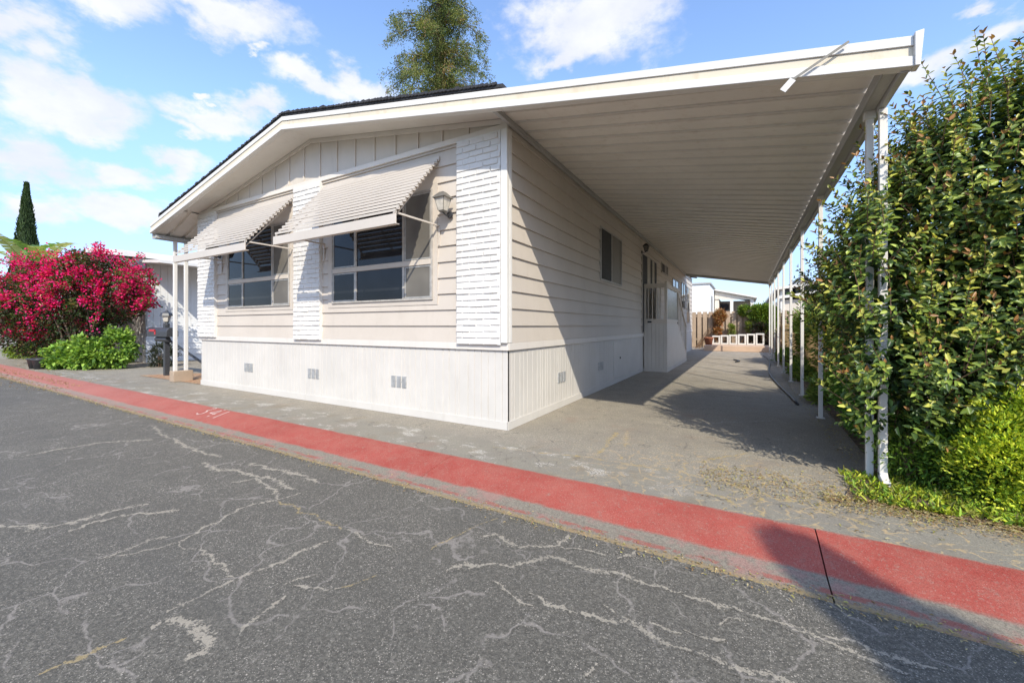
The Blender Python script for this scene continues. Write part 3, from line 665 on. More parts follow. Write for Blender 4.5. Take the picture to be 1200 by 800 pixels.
xe = XE+.06; fa.prism([(xe, fb(xe)-.005), (xe+.03, fb(xe)-.01), (xe+.05, fb(xe)+.24), (xe, fb(xe)+.235)], 'y', -.565, -.47)
fa.build('front_fascia', M['white'], car, bevel=.004)
fl = MB(); fl.bar((3.35, -.575, fb(3.35)+.22), (3.0, -.585, fb(3.0)-.03), .004, .018); fl.build('loose_strap', M['lampmetal'], car)
fl = MB(); fl.bar((3.0,-.585,fb(3.0)-.03),(2.93,-.58,fb(2.9)-.12), .008, .05); fl.build('loose_flashing', M['white'], car)
post_y = [.20, 2.9, 5.15, 7.4, 9.6, 11.8, 13.8, 15.6, 17.4]
for i, y in enumerate(post_y):
    m = MB(); xo = XE-.035
    m.box(xo-.026, xo+.026, y-.026, y+.026, 0, cz(XE)-.13)
    m.box(xo-.05, xo+.05, y-.05, y+.05, 0, .012)
    m.box(xo-.04, xo+.04, y-.034, y+.034, cz(XE)-.20, cz(XE)-.128)
    m.build('post', M['white'], car, bevel=.004)
m = MB(); m.box(XE+.0, XE+.055, .05, .10, .07, cz(XE)-.18); m.prism([(.05,.10),(.11,.10),(.09,.02),(-.05,.0),(-.05,.05),(.03,.075)], 'x', XE, XE+.055)
m.box(XE-.002, XE+.057, .045, .105, .42, .44)
m.build('downspout', M['white'], car, bevel=.004)

# left side awning of the home
sa = thing('side_awning', 'narrow ribbed metal awning along the left eave of the home above two white posts', 'awning', (-9.3, 0, 0))
szl = lambda x: sof(-W)-.03+(x+W)*.35
p = pans(-W-.02, szl(-W), -9.42, szl(-9.42), -.48, HL, .30, .05); p.build('roof_pan', M['pan'], sa)
bm_ = MB(); bm_.box(-9.46, -9.40, -.49, HL, szl(-9.42)-.09, szl(-9.42)+.06); bm_.box(-9.395, -9.28, -.47, HL, szl(-9.42)-.08, szl(-9.42)-.01)
bm_.build('eave_beam', M['greymetal'], sa)
ftx = MB()
for x, y in ((-9.36, -.08), (-9.36, .14)):
    m = MB(); m.box(x-.035, x+.035, y-.035, y+.035, .0, szl(-9.42)-.08); m.build('post', M['white'], sa, bevel=.004)
for y in (3.5, 6.5, 9.5, 12.5, 15.5, 18.5):
    m = MB(); m.box(-9.37, -9.31, y-.03, y+.03, .0, szl(-9.42)-.08); m.build('post', M['white'], sa)
fb_ = MB(); fb_.box(-9.46, -9.22, -.16, .24, .0, .26); fb_.build('footing_box', M['wood'], None, 'low brown wooden box around the foot of the left awning posts', 'box', bevel=.01, loc=(-9.34,.15,0))

# ------------------------------------------------------------------ porch
po = thing('entry_porch', 'white boxed entry porch with barred opening and side steps against the home', 'porch', (.35, 10, 0))
PY0, PY1, PX = 8.0, 10.3, .68
m = MB(); vs, fs = grooved(.03, PX, lambda u, d, z: (u, PY0+d, z), 0, 1.42, .09); m.add(vs, fs)
vs, fs = grooved(PY0+.001, PY1, lambda u, d, z: (PX-d, u, z), 0, 1.42, .2); m.add(vs, fs)
m.box(.03, PX-.04, PY0+.04, PY1, 1.05, 1.10); m.build('skirt_panel', M['skirt'], po)
m = MB(); m.box(.03, PX+.012, PY0-.012, PY0, 0, .09); m.box(PX, PX+.012, PY0, 12.5, 0, .09); m.build('baseboard', M['skirt'], po)
m = MB(); m.box(.03, .09, PY0-.004, PY0+.06, 1.42, 2.6); m.build('corner_post', M['gable'], po, bevel=.003)
m = MB(); m.box(PX-.07, PX+.004, PY0-.004, PY0+.07, 1.42, 2.66); m.build('corner_post', M['gable'], po, bevel=.003)
m = MB(); m.box(PX-.07, PX+.004, PY1-.07, PY1, 1.42, 2.6); m.build('corner_post', M['gable'], po, bevel=.003)
m = MB(); pass
for bx in ((.03, PX, PY0-.008, PY0+.05, 2.48, 2.61), (.03, PX, PY0-.008, PY0+.05, 1.42, 1.56), (PX-.05, PX+.008, PY0+.07, PY1, 2.48, 2.6), (PX-.05, PX+.008, PY0+.07, PY1, 1.42, 1.56)):
    m = MB(); m.box(*bx); m.build('rail', M['gable'], po, bevel=.003)
for k in range(4):
    x = .155+k*.113; m = MB(); m.box(x-.014, x+.014, PY0, PY0+.03, 1.56, 2.48); m.build('baluster', M['gable'], po)
m = MB(); m.box(PX-.03, PX-.02, PY0+.12, PY1-.1, 1.56, 2.48); m.build('side_glass', M['sky_pane'], po)
m = MB(); m.box(.13, .25, PY0-.02, PY0-.008, 1.45, 1.50); m.build('latch_plate', M['black'], po)
m = MB(); m.box(PX+.008, PX+.02, PY1-.28, PY1-.16, 1.42, 1.49); m.build('latch_plate', M['black'], po)
# stairs
st = MB(); ns = 6
for k in range(ns):
    y = PY1+k*.36; z = 1.05-(k+1)*.17
    st.box(.05, PX-.06, y, y+.36, 0, z)
st.build('step', M['slab'], po)
m = MB(); m.prism([(PY1, 0), (12.5, 0), (12.5, .22), (PY1, 1.38)], 'x', PX-.045, PX); m.build('side_panel', M['skirt'], po)
m = MB(); m.bar((PX-.02, PY1-.03, 1.40), (PX-.02, 12.52, .24), .05, .07); m.build('stringer', M['gable'], po)
m = MB(); m.bar((PX-.02, PY1-.05, 2.52), (PX-.02, 12.5, 1.35), .05, .07); m.build('handrail', M['gable'], po)
m = MB(); m.box(PX-.045, PX+.005, 12.45, 12.5, 0, 1.4); m.build('newel_post', M['gable'], po)
for k in range(5):
    y = PY1+.32+k*.37; zt = 2.5-(y-PY1+.05)*.518; zb = 1.38-(y-PY1)*.527
    m = MB(); m.box(PX-.03, PX-.01, y-.015, y+.015, zb, zt); m.build('baluster', M['gable'], po)

# ------------------------------------------------------------------ mailbox
mbx = (-11.0, .33)
mb_ = thing('mailbox', 'black kerbside mailbox with red flag on a post topped by a small lantern', 'mailbox', (*mbx, 0))
X, Y = mbx
m = MB(); m.box(X-.055, X+.055, Y-.055, Y+.055, 0, 1.38); m.build('post', M['charcoal'], mb_, bevel=.004)
m = MB(); m.bar((X+.05, Y, 1.0), (X+2.1, Y+.35, .12), .035, .05); m.build('diagonal_brace', M['charcoal'], mb_)
# box body: half-round profile along x
pf = [(-.13,0),(.13,0)]+[(.13*math.cos(a), .13+.12*math.sin(a)) for a in np.linspace(0, math.pi, 12)]
m = MB(); m.prism([(Y+a-.02, 1.06+b) for a, b in pf], 'x', X-.86, X+.42); m.build('box_body', M['charcoal'], mb_, bevel=.004)
m = MB(); m.prism([(Y+a*1.05-.02, 1.058+b*1.05) for a, b in pf], 'x', X-.895, X-.862); m.build('box_door', M['black'], mb_)
m = MB(); m.box(X-.66, X-.28, Y-.162, Y-.152, 1.20, 1.26); m.box(X-.32, X-.26, Y-.162, Y-.152, 1.12, 1.24); m.build('flag', M['red'], mb_)
m = MB(); m.tube([(X-.45, Y-.05, .99), (X+.25, Y-.05, .99)], .065, 12); m.build('newspaper_tube', M['charcoal'], mb_)
m = MB()
def lan(mb, prof, n=6): mb.lathe((X, Y, 0), prof, n)
lan(m, [(.07,1.38),(.07,1.41),(.045,1.43),(.045,1.45),(.06,1.47)]); lan(m, [(.10,1.62),(.15,1.625),(.12,1.70),(.05,1.74),(.02,1.78),(0,1.79)]); m.build('lantern_cap', M['charcoal'], mb_)
m = MB(); lan(m, [(.06,1.47),(.10,1.62)]); m.build('lantern_glass', M['curtain'], mb_)
# ------------------------------------------------------------------ foliage
def unit(a): return a/np.maximum(np.linalg.norm(a, axis=-1, keepdims=True), 1e-9)
def leaves(name, mat, parent, C, D, Nn, L, W, col, label=None, cat=None, kind=None, group=None, loc=None, curl=.15, fold=.25):
    """leaf blades: base at C, pointing along D, face normal about Nn"""
    n = len(C); D = unit(D); S = unit(np.cross(D, Nn)); U = unit(np.cross(S, D))
    L = np.broadcast_to(np.asarray(L, float), (n,))[:, None]; Wd = np.broadcast_to(np.asarray(W, float), (n,))[:, None]
    V = np.empty((n, 6, 3))
    V[:,0] = C
    V[:,1] = C + D*L*.35 - S*Wd*.5 + U*Wd*fold
    V[:,2] = C + D*L*.72 - S*Wd*.36 + U*(Wd*fold*.7 - L*curl*.5)
    V[:,3] = C + D*L - U*L*curl*1.2
    V[:,4] = C + D*L*.72 + S*Wd*.36 + U*(Wd*fold*.7 - L*curl*.5)
    V[:,5] = C + D*L*.35 + S*Wd*.5 + U*Wd*fold
    org = np.array(ORG[parent.name]) if parent is not None else np.array(loc if loc is not None else (0,0,0), float)
    me = bpy.data.meshes.new(name); me.vertices.add(n*6); me.vertices.foreach_set('co', (V-org).reshape(-1))
    base = (np.arange(n)*6)[:, None]
    q = np.concatenate([base+np.array([0,1,2,3]), base+np.array([0,3,4,5])], axis=1).reshape(-1)
    me.loops.add(n*8); me.loops.foreach_set('vertex_index', q.astype(np.int32))
    me.polygons.add(n*2); me.polygons.foreach_set('loop_start', (np.arange(n*2)*4).astype(np.int32))
    me.polygons.foreach_set('loop_total', np.full(n*2, 4, np.int32))
    me.update(calc_edges=True); me.materials.append(mat)
    ca = me.color_attributes.new('Col', 'FLOAT_COLOR', 'POINT')
    cc = np.ones((n, 6, 4)); cc[:,:,:3] = col[:, None, :]; ca.data.foreach_set('color', cc.reshape(-1))
    o = bpy.data.objects.new(name, me); COL.objects.link(o)
    if parent is not None: o.parent = parent
    elif loc is not None: o.location = loc
    ORG[o.name] = Vector(org)
    return tag(o, label, cat, group, kind)
def rand_dir(n):
    v = rng.normal(size=(n, 3)); return unit(v)
def pal(n, cols, wts=None, var=.18):
    cols = np.array(cols); i = rng.choice(len(cols), n, p=wts)
    return np.clip(cols[i]*(1+rng.normal(size=(n,1))*var), .002, 1)
def blob_surface(n, ells, inner=0.75, power=.5):
    """points in a union of ellipsoids, gathered towards the outside; returns points and outward normals"""
    P = []; Q = []; vol = np.array([e[1][0]*e[1][1]*e[1][2] for e in ells])**(2/3); vol /= vol.sum()
    while sum(len(p) for p in P) < n:
        k = rng.choice(len(ells), 4000, p=vol); c = np.array([e[0] for e in ells])[k]; r = np.array([e[1] for e in ells])[k]
        u = rand_dir(4000); t = (inner+(1-inner)*rng.random((4000,1))**power)
        p = c+u*r*t; ok = np.ones(4000, bool)
        for j, (ce, re) in enumerate(ells):
            inside = (((p-np.array(ce))/np.array(re))**2).sum(1) < inner**2*.9
            ok &= ~(inside & (k != j))
        P.append(p[ok]); Q.append(unit(u/r)[ok])
    return np.concatenate(P)[:n], np.concatenate(Q)[:n]
def clumpy(n, ells, nclump, cr, inner=.7, flat=1.0):
    """leaf positions gathered in clumps on the crown, so light and dark masses and gaps appear"""
    cc, cn = blob_surface(nclump, ells, inner)
    k = rng.integers(0, nclump, n); sz = cr*(.6+.8*rng.random(nclump))
    off = rand_dir(n)*(rng.random((n,1))**.6)*sz[k][:,None]; off[:,2] *= flat
    return cc[k]+off, unit(off/np.maximum(sz[k][:,None],.01)*.8+cn[k]), k

# --- the big glossy hedge right of the carport
hd = thing('hedge_shrub', 'tall glossy-leaved hedge shrub with bronze young tips crowding the first carport post', 'shrub', (4.9, 1.0, 0))
EH = [((5.05,1.0,1.95),(1.36,1.25,1.30)), ((4.55,.35,2.42),(.70,.55,.80)), ((4.25,2.1,1.6),(.74,.9,.80)), ((4.35,.5,1.2),(.72,.62,.72)), ((6.5,1.6,1.9),(1.6,1.6,1.55)), ((5.25,.45,2.6),(.8,.6,.85)), ((3.62,.08,1.5),(.26,.30,.85)),((4.2,.5,2.3),(.5,.6,.6)),((4.05,.12,.85),(.45,.30,.42)),((3.72,.02,.72),(.24,.22,.42))]
sp, sn = blob_surface(4700, EH, .80, .6)
keep = (sp[:,2] > .32) & (sp[:,1] > -.45); sp = sp[keep]; sn = sn[keep]
C_=[];D_=[];N_=[];L_=[];W_=[];K_=[]; stems = MB(); rs = np.random.default_rng(5)
for i in range(len(sp)):
    up = max(0, sn[i][2]); ln = .22+.28*rs.random()+(.18*rs.random() if up > .5 else 0)
    d = unit(sn[i]*.55+np.array([0,0,.75])+rs.normal(size=3)*.28); lean = rs.normal(size=3)*.05
    nl = int(ln/.034); a0 = rs.random()*6.28
    side = unit(np.cross(d, [0.3,.2,1])); s2 = np.cross(d, side)
    pts = [sp[i]+d*ln*t+lean*t*t for t in (0, .5, 1)]
    if i % 2 == 0: stems.tube(pts, [.0045,.003,.0015], 4, cap=False)
    for j in range(nl):
        t = (j+.5)/nl; p = sp[i]+d*ln*t+lean*t*t
        for s in (0, math.pi):
            if rs.random() < .12: continue
            a = a0+j*1.57+s+rs.normal()*.25; o = side*math.cos(a)+s2*math.sin(a)
            young = t**2
            dd = unit(o*(1.0-.5*young)+d*(.25+.75*young)+np.array([0,0,-.3*(1-young)])+rs.normal(size=3)*.18)
            C_.append(p); D_.append(dd); N_.append(unit(sn[i]*.9+d*.4+np.array([.15,-.35,.55])+rs.normal(size=3)*.35)); l = (.042+.044*rs.random())*(1-.35*young); L_.append(l); W_.append(l*(.42+.1*rs.random()))
            r = rs.random()
            if young > .80 and r < .50: c = (.36,.18,.06)
            elif young > .45 and r < .6: c = (.50,.49,.09)
            elif r < .25: c = (.36,.43,.075)
            elif r < .6: c = (.20,.28,.05)
            else: c = (.07,.12,.03)
            K_.append(np.array(c)*(1+rs.normal()*.15))
leaves('foliage', M['leaf'], hd, np.array(C_), np.array(D_), np.array(N_), np.array(L_), np.array(W_), np.clip(np.array(K_),.004,1))
stems.build('twig', M['stem'], hd)
# inner darker leaves so the hedge is dense but not closed
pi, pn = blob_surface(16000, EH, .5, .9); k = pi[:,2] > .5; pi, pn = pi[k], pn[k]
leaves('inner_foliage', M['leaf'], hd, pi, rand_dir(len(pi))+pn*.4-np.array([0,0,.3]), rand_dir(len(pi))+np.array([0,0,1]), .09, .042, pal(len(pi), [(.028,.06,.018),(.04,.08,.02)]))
tk = MB()
for i in range(34):
    a = random.random()*6.28; b = Vector((4.9+random.uniform(-.9,.9), 1.1+random.uniform(-.7,.9), 0)); t = b+Vector((math.cos(a)*.7, math.sin(a)*.7, 2.2))
    m_ = b.lerp(t, .5)+Vector((random.uniform(-.1,.1), random.uniform(-.1,.1), 0)); tk.tube([b, m_, t], [.035,.022,.008], 6)
tk.build('stem', M['stem'], hd)
# shoots hanging over the drive, thin against the sky
# --- bright feathery shrub at the hedge foot
def feathery(name, label, ells, n, org, cols, size=.05, group=None, mat='leafsoft', cr=.11, ncl=260, up=.5, wr=.32):
    t = thing(name, label, 'shrub', org, group)
    P, Nn, k = clumpy(n, ells, ncl, cr, .55); ok = P[:,2] > .01; P = P[ok]; Nn = Nn[ok]; m = len(P)
    leaves('foliage', M[mat], t, P, Nn+rand_dir(m)*.7+np.array([0,0,up]), rand_dir(m)+np.array([0,0,1.2]), size*(.6+.8*rng.random(m)), size*wr, pal(m, cols))
    s = MB()
    for i in range(10):
        c = ells[i % len(ells)]; b = Vector((org[0]+random.uniform(-.15,.15), org[1]+random.uniform(-.1,.1), 0)); q = Vector(c[0])+Vector((random.uniform(-.5,.5)*c[1][0], random.uniform(-.5,.5)*c[1][1], .3*c[1][2]))
        s.tube([b, b.lerp(q,.5)+Vector((0,0,.05)), q], [.012,.008,.004], 5)
    s.build('stem', M['stem'], t); return t
YG = [(.48,.56,.05),(.58,.62,.06),(.30,.46,.05),(.20,.34,.04)]
YF = [(.66,.74,.07),(.78,.80,.09),(.50,.64,.07),(.28,.42,.06)]
feathery('feathery_shrub', 'bright yellow-green feathery shrub at the right edge below the tall hedge', [((4.75,-.02,.55),(.62,.36,.50)),((4.35,-.12,.38),(.35,.25,.38)),((5.2,.1,.7),(.5,.4,.5))], 42000, (4.7,0,0), YF, .034, ncl=420, cr=.10, wr=.5, up=.9)
feathery('fern_shrub', 'mid-green fine-leaved shrub filling the gap behind the first carport post', [((4.15,2.6,.55),(.42,.9,.62)),((3.98,1.5,.45),(.3,.6,.45))], 16000, (4.15,2.3,0), [(.16,.34,.05),(.22,.42,.06),(.10,.22,.04)], .05)
feathery('low_shrub', 'small green bush hugging the foot of the downspout', [((3.95,.25,.25),(.28,.22,.28)),((4.2,.1,.35),(.3,.2,.3))], 6000, (4.0,.2,0), [(.18,.32,.05),(.28,.42,.06),(.10,.2,.04)], .05, ncl=120)
# ground cover + fallen leaves
def scatter_band(n, fx, fy):
    x = fx(n); y = fy(x, n); return np.stack([x, y, np.full(n, .015)], 1)
n = 9000
P = scatter_band(n, lambda n: 3.42+rng.random(n)**1.2*2.2, lambda x, n: -.50+rng.random(n)**1.6*.75)
keep = rng.random(n) < np.clip((P[:,0]-3.3)/.8, .05, 1)*np.clip(.45+.7*np.sin(P[:,0]*9+2*np.sin(P[:,1]*14))+(P[:,1]+.45)*3, .12, 1); P = P[keep]; n = len(P)
leaves('ground_cover', M['leafsoft'], None, P, rand_dir(n)*[.9,.9,.2]+np.array([0,0,.7]), rand_dir(n)+np.array([0,0,.6]), .03+.05*rng.random(n), .012+.010*rng.random(n), pal(n, YG+[(.20,.20,.04),(.32,.33,.05)]), kind='stuff')
n = 9000
cx = rng.choice(4, n, p=[.38,.17,.35,.10]); P = np.zeros((n,3))
a = cx == 0; P[a] = np.stack([3.2+rng.random(a.sum())*2.4, -.56+rng.normal(size=a.sum())*.09, np.full(a.sum(), .022)], 1)
a = cx == 1; P[a] = np.stack([2.3+rng.random(a.sum())*1.6, -.45+rng.normal(size=a.sum())*.22, np.full(a.sum(), .012)], 1)
a = cx == 2; P[a] = np.stack([-22+rng.random(a.sum())*26.5, -1.86+rng.normal(size=a.sum())*.045, np.full(a.sum(), -.078)], 1)
a = cx == 3; P[a] = np.stack([3.5+rng.random(a.sum())*.35, rng.random(a.sum())*9, np.full(a.sum(), .02)], 1)
P[:,2] = np.where((P[:,1] < -1.16), np.where(P[:,1] < -1.7, -.074, -.045), np.maximum(P[:,2], .012))
leaves('fallen_leaves', M['leafsoft'], None, P, rand_dir(n)*[1,1,.12], np.tile([[0,0,1.]], (n,1))+rand_dir(n)*.35, .008+.022*rng.random(n), .005+.008*rng.random(n), pal(n, [(.42,.31,.15),(.50,.38,.20),(.36,.22,.10),(.52,.44,.26),(.42,.38,.12)]), kind='stuff')
# petals blown along the left kerb
n = 900; P = np.stack([-19+rng.random(n)*8.5, -1.55+rng.normal(size=n)*.3, np.full(n, -.07)], 1); P[:,2] = np.where(P[:,1] > -1.16, .008, np.where(P[:,1] > -1.62, -.02, -.066))
leaves('litter', M['leafsoft'], None, P, rand_dir(n)*[1,1,.1], np.tile([[0,0,1.]], (n,1))+rand_dir(n)*.4, .02+.03*rng.random(n), .02, pal(n, [(.42,.30,.14),(.48,.36,.2),(.35,.18,.1)]), kind='stuff')

# --- bougainvillea
bo = thing('bougainvillea', 'large bougainvillea covered in magenta blossom beside the street', 'shrub', (-17.6, .1, 0))
EB = [((-16.6,.35,2.55),(1.7,1.15,1.35)),((-18.2,.0,2.35),(1.8,1.25,1.3)),((-19.9,-.2,2.1),(1.9,1.3,1.45)),((-17.2,.1,1.5),(1.5,.9,1.0)),((-19.2,-.5,1.35),(1.6,1.0,1.15)),((-22.2,.2,2.0),(2.2,1.3,1.6)),((-15.5,.55,2.2),(.9,.8,.9))]
P, Nn, k = clumpy(30000, EB[:3]+EB[5:], 520, .24, .80); ok = (P[:,2] > .7+.5*rng.random(len(P))+np.clip((P[:,0]+19)*.35, 0, 1.15)); P, Nn, k = P[ok], Nn[ok], k[ok]
pk = np.random.default_rng(3).random(520) < .74; fl_ = pk[k]; m = fl_.sum()
leaves('blossom', M['petal'], bo, P[fl_], Nn[fl_]+rand_dir(m)*.8, rand_dir(m)+Nn[fl_], .05+.035*rng.random(m), .05, pal(m, [(.85,.012,.17),(.74,.012,.10),(.85,.04,.28),(.50,.06,.04)], [.45,.25,.18,.12]), curl=.05, fold=.35)
m = (~fl_).sum(); 
leaves('foliage', M['leafsoft'], bo, P[~fl_], Nn[~fl_]+rand_dir(m)*.8, rand_dir(m)+np.array([0,0,1]), .10, .055, pal(m, [(.11,.13,.03),(.17,.11,.04),(.07,.10,.025)]))
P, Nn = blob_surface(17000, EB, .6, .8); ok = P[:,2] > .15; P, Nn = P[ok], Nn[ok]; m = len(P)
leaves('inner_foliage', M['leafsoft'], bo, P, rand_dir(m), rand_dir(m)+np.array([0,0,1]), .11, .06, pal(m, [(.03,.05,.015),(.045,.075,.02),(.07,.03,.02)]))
n = 1800; P = np.stack([-14.9+rng.random(n)**1.5*1.2, .3+rng.random(n)*.9, 3.1-rng.random(n)*1.2], 1)   # loose sprays at the right end
cl = rng.integers(0, 26, n); cc = np.stack([-15.1+rng.random(26)**1.3*1.1, .4+rng.random(26)*.8, 3.3-rng.random(26)*1.3], 1); P = cc[cl]+rng.normal(size=(n,3))*.09
leaves('blossom', M['petal'], bo, P, rand_dir(n), rand_dir(n), .08, .06, pal(n, [(.62,.015,.12),(.55,.02,.1),(.1,.13,.03)]), curl=.05)
t = MB()
for i in range(22):
    b = Vector((-17.5+random.uniform(-1.6,1.2), .2+random.uniform(-.4,.4), 0)); q = b+Vector((random.uniform(-1.2,1.2), random.uniform(-.6,.4), 1.6+random.random()*.9)); t.tube([b, b.lerp(q,.5)+Vector((random.uniform(-.2,.2),0,.1)), q], [.04,.025,.01], 6)
t.build('stem', M['bark'], bo)
# arching flowering canes that break the outline
cn_ = MB(); CP = []; sp2, sn2 = blob_surface(70, [((-16.4,.25,2.7),(1.5,1.0,1.1)),((-18.4,-.1,2.5),(1.7,1.1,1.1)),((-20.4,-.3,2.2),(1.8,1.1,1.3))], .9)
for p_, q_ in zip(sp2, sn2):
    if p_[2] < 2: continue
    d_ = unit(q_+np.array([0,-.2,.7])+rng.normal(size=3)*.3); ln_c = .5+.7*rng.random(); pts = [p_+d_*ln_c*t-np.array([0,0,.45*ln_c*t*t]) for t in np.linspace(-.3, 1, 7)]
    cn_.tube(pts, [.012,.01,.009,.008,.006,.005,.003], 4, cap=False)
    for t in rng.random(75): CP.append(p_+d_*ln_c*t-np.array([0,0,.45*ln_c*t*t])+rng.normal(size=3)*(.05+.04*t))
cn_.build('cane', M['stem'], bo); CP = np.array(CP); m = len(CP)
leaves('blossom', M['petal'], bo, CP, rand_dir(m), rand_dir(m), .05+.035*rng.random(m), .05, pal(m, [(.85,.012,.17),(.74,.012,.10),(.85,.04,.28),(.14,.20,.05)], [.4,.25,.15,.2]), curl=.05, fold=.35)
# --- light green shrub below
feathery('leafy_shrub', 'light green broad-leaved shrub growing under the bougainvillea', [((-15.4,-.1,.45),(1.0,.55,.5)),((-14.75,.35,.6),(.6,.45,.6)),((-16.2,-.35,.35),(.8,.5,.42))], 9000, (-15.4,0,0), [(.30,.46,.07),(.36,.52,.09),(.20,.36,.06),(.10,.2,.04)], .095, ncl=170, cr=.17, up=.1, wr=.85)
feathery('dark_bush', 'small dark grey-green bush at the base of the neighbour wall by the mailbox', [((-14.2,1.35,.35),(.4,.35,.36))], 1500, (-14.2,1.3,0), [(.05,.06,.045),(.08,.09,.06)], .09, ncl=40, cr=.12)
feathery('yellow_plant', 'small yellow-green plant beside the left end of the home', [((-9.0,.75,.55),(.25,.25,.5))], 1400, (-9.0,.75,0), [(.35,.35,.04),(.20,.28,.04)], .12, ncl=40, cr=.12)
feathery('dark_bush', 'dark round bush half hidden behind the left end of the home', [((-8.75,1.7,.75),(.4,.4,.5))], 1500, (-8.75,1.7,0), [(.04,.05,.03),(.06,.07,.04)], .09, ncl=40, cr=.14)
feathery('low_shrub', 'low lime-green bush by the street left of the bougainvillea', [((-23.5,.2,.45),(1.6,.7,.5)),((-21.5,.3,.4),(.8,.5,.4))], 4500, (-23.0,.2,0), [(.28,.34,.05),(.18,.28,.04)], .10, ncl=90, cr=.2)
for i, (x, y) in enumerate(((-16.95,-.95),(-16.55,-.92))):
    m = MB(); m.lathe((x,y,0), [(.0,.0),(.12,.0),(.17,.28),(.19,.29),(.19,.33),(.16,.33),(.14,.1),(0,.1)], 16)
    m.build('plant_pot', M['charcoal'], None, ('left dark round pot under the bougainvillea at the kerb', 'right dark round pot under the bougainvillea at the kerb')[i], 'pot', 'dark pots at the kerb', loc=(x,y,0), smooth=True)

# --- banana plant
bn = thing('banana_plant', 'banana plant with broad torn yellow-green leaves above the bougainvillea', 'plant', (-26.2, 1.0, 0))
t = MB(); t.tube([(-26.2,1.0,0),(-26.15,1.0,1.6),(-26.2,1.0,4.3)], [.22,.16,.1], 10); t.tube([(-27.5,.6,0),(-27.4,.6,4.2)], [.2,.1], 10); t.build('trunk', M['reed'], bn, smooth=True)
def banana_leaf(base, az, rise, ln, wd, col):
    nseg = 16; d0 = np.array([math.cos(az), math.sin(az), 0]); side = np.array([-math.sin(az), math.cos(az), 0]); mb = MB(); p = np.array(base, float); ang = rise
    ctr = [p.copy()]
    for i in range(nseg):
        ang -= (rise+.30)/nseg*(.4+1.2*i/nseg); p = p+(d0*math.cos(ang)+np.array([0,0,math.sin(ang)]))*ln/nseg; ctr.append(p.copy())
    for s in (-1, 1):
        for i in range(1, nseg):
            t0, t1 = i/nseg, (i+1)/nseg; w0 = wd*math.sin(math.pi*min(1,t0*.95+.04))**.6; w1 = wd*math.sin(math.pi*min(1,t1*.95+.04))**.6
            tear = random.uniform(0,.25) if random.random() < .5 else 0
            dr = random.uniform(-.12,.10); a = ctr[i]; b = ctr[i+1]
            q0 = a+side*s*w0+np.array([0,0,.12*w0+dr*w0]); q1 = b+side*s*w1*(1-tear*.5)+np.array([0,0,.12*w1+dr*w1])-(b-a)*tear
            mb.add([a, b, q1, q0], [(0,1,2,3)])
    mb.tube(ctr, [.025*(1-i/(nseg+2)) for i in range(nseg+1)], 5, 0)
    o = mb.build('leaf', M['leafsoft'], bn)
    ca = o.data.color_attributes.new('Col', 'FLOAT_COLOR', 'POINT'); c = np.ones((len(o.data.vertices),4)); c[:,:3] = np.array(col)*(1+.12*rng.normal(size=(len(c),1))); ca.data.foreach_set('color', c.reshape(-1))
GR = [(.42,.46,.14),(.22,.36,.09),(.5,.5,.2),(.14,.27,.07)]
for i, (b, az, rise, ln, wd) in enumerate([((-26.2,1.0,4.0),-.35,.85,2.3,.30),((-26.2,1.0,4.1),-1.1,1.15,2.1,.30),((-26.2,1.0,4.1),.6,1.25,2.2,.28),((-26.2,1.0,4.0),-.1,.45,2.2,.28),((-26.2,1.0,4.0),2.7,1.0,2.1,.3),((-26.2,1.0,3.8),-1.9,.6,2.0,.3),((-27.4,.6,4.2),-1.0,1.2,2.5,.40),((-27.4,.6,4.2),2.4,1.2,2.4,.4),((-27.4,.6,4.1),-2.2,.9,2.4,.38),((-27.4,.6,4.2),1.0,1.2,2.3,.36)]):
    banana_leaf(b, az, rise, ln, wd, GR[i % 4])

# --- far trees
def cypress(name, label, base, H, Rm, n, cols, leafs=.2):
    t = thing(name, label, 'tree', base)
    m = MB(); m.tube([base, (base[0], base[1], H*.95)], [H*.02, .02], 8); m.build('trunk', M['bark'], t)
    u = rng.random(n)**.75; z = .4+(H-.4)*u; r = Rm*(1-u)**.95*np.minimum(1, .5+z/H*3)*(.62+.42*rng.random(n)**.5); ncl = 240
    a = rng.random(n)*6.283; r *= 1+.16*np.sin(a*5+z*6/H*4)+.08*np.sin(a*11+z*3)
    P = np.stack([base[0]+r*np.cos(a), base[1]+r*np.sin(a), z], 1)
    Dn = np.stack([np.cos(a)*.35, np.sin(a)*.35, np.ones(n)], 1)+rand_dir(n)*.35
    leaves('crown', M['leafsoft'], t, P, Dn, np.stack([np.cos(a), np.sin(a), np.zeros(n)],1)+rand_dir(n)*.4, leafs*(.6+.8*rng.random(n)), leafs*.35, pal(n, cols)); return t
cypress('cypress_tree', 'slender dark green cypress standing beyond the bougainvillea', (-46.6, 4.0, 0), 12.5, 1.25, 14000, [(.035,.065,.025),(.05,.09,.03),(.07,.11,.04)], .26)
cypress('conical_tree', 'slender conical tree off the right edge that throws the tapering shade on the red kerb', (7.85, -7.4, 0), 5.95, 1.25, 26000, [(.04,.08,.02),(.06,.11,.03)], .26)

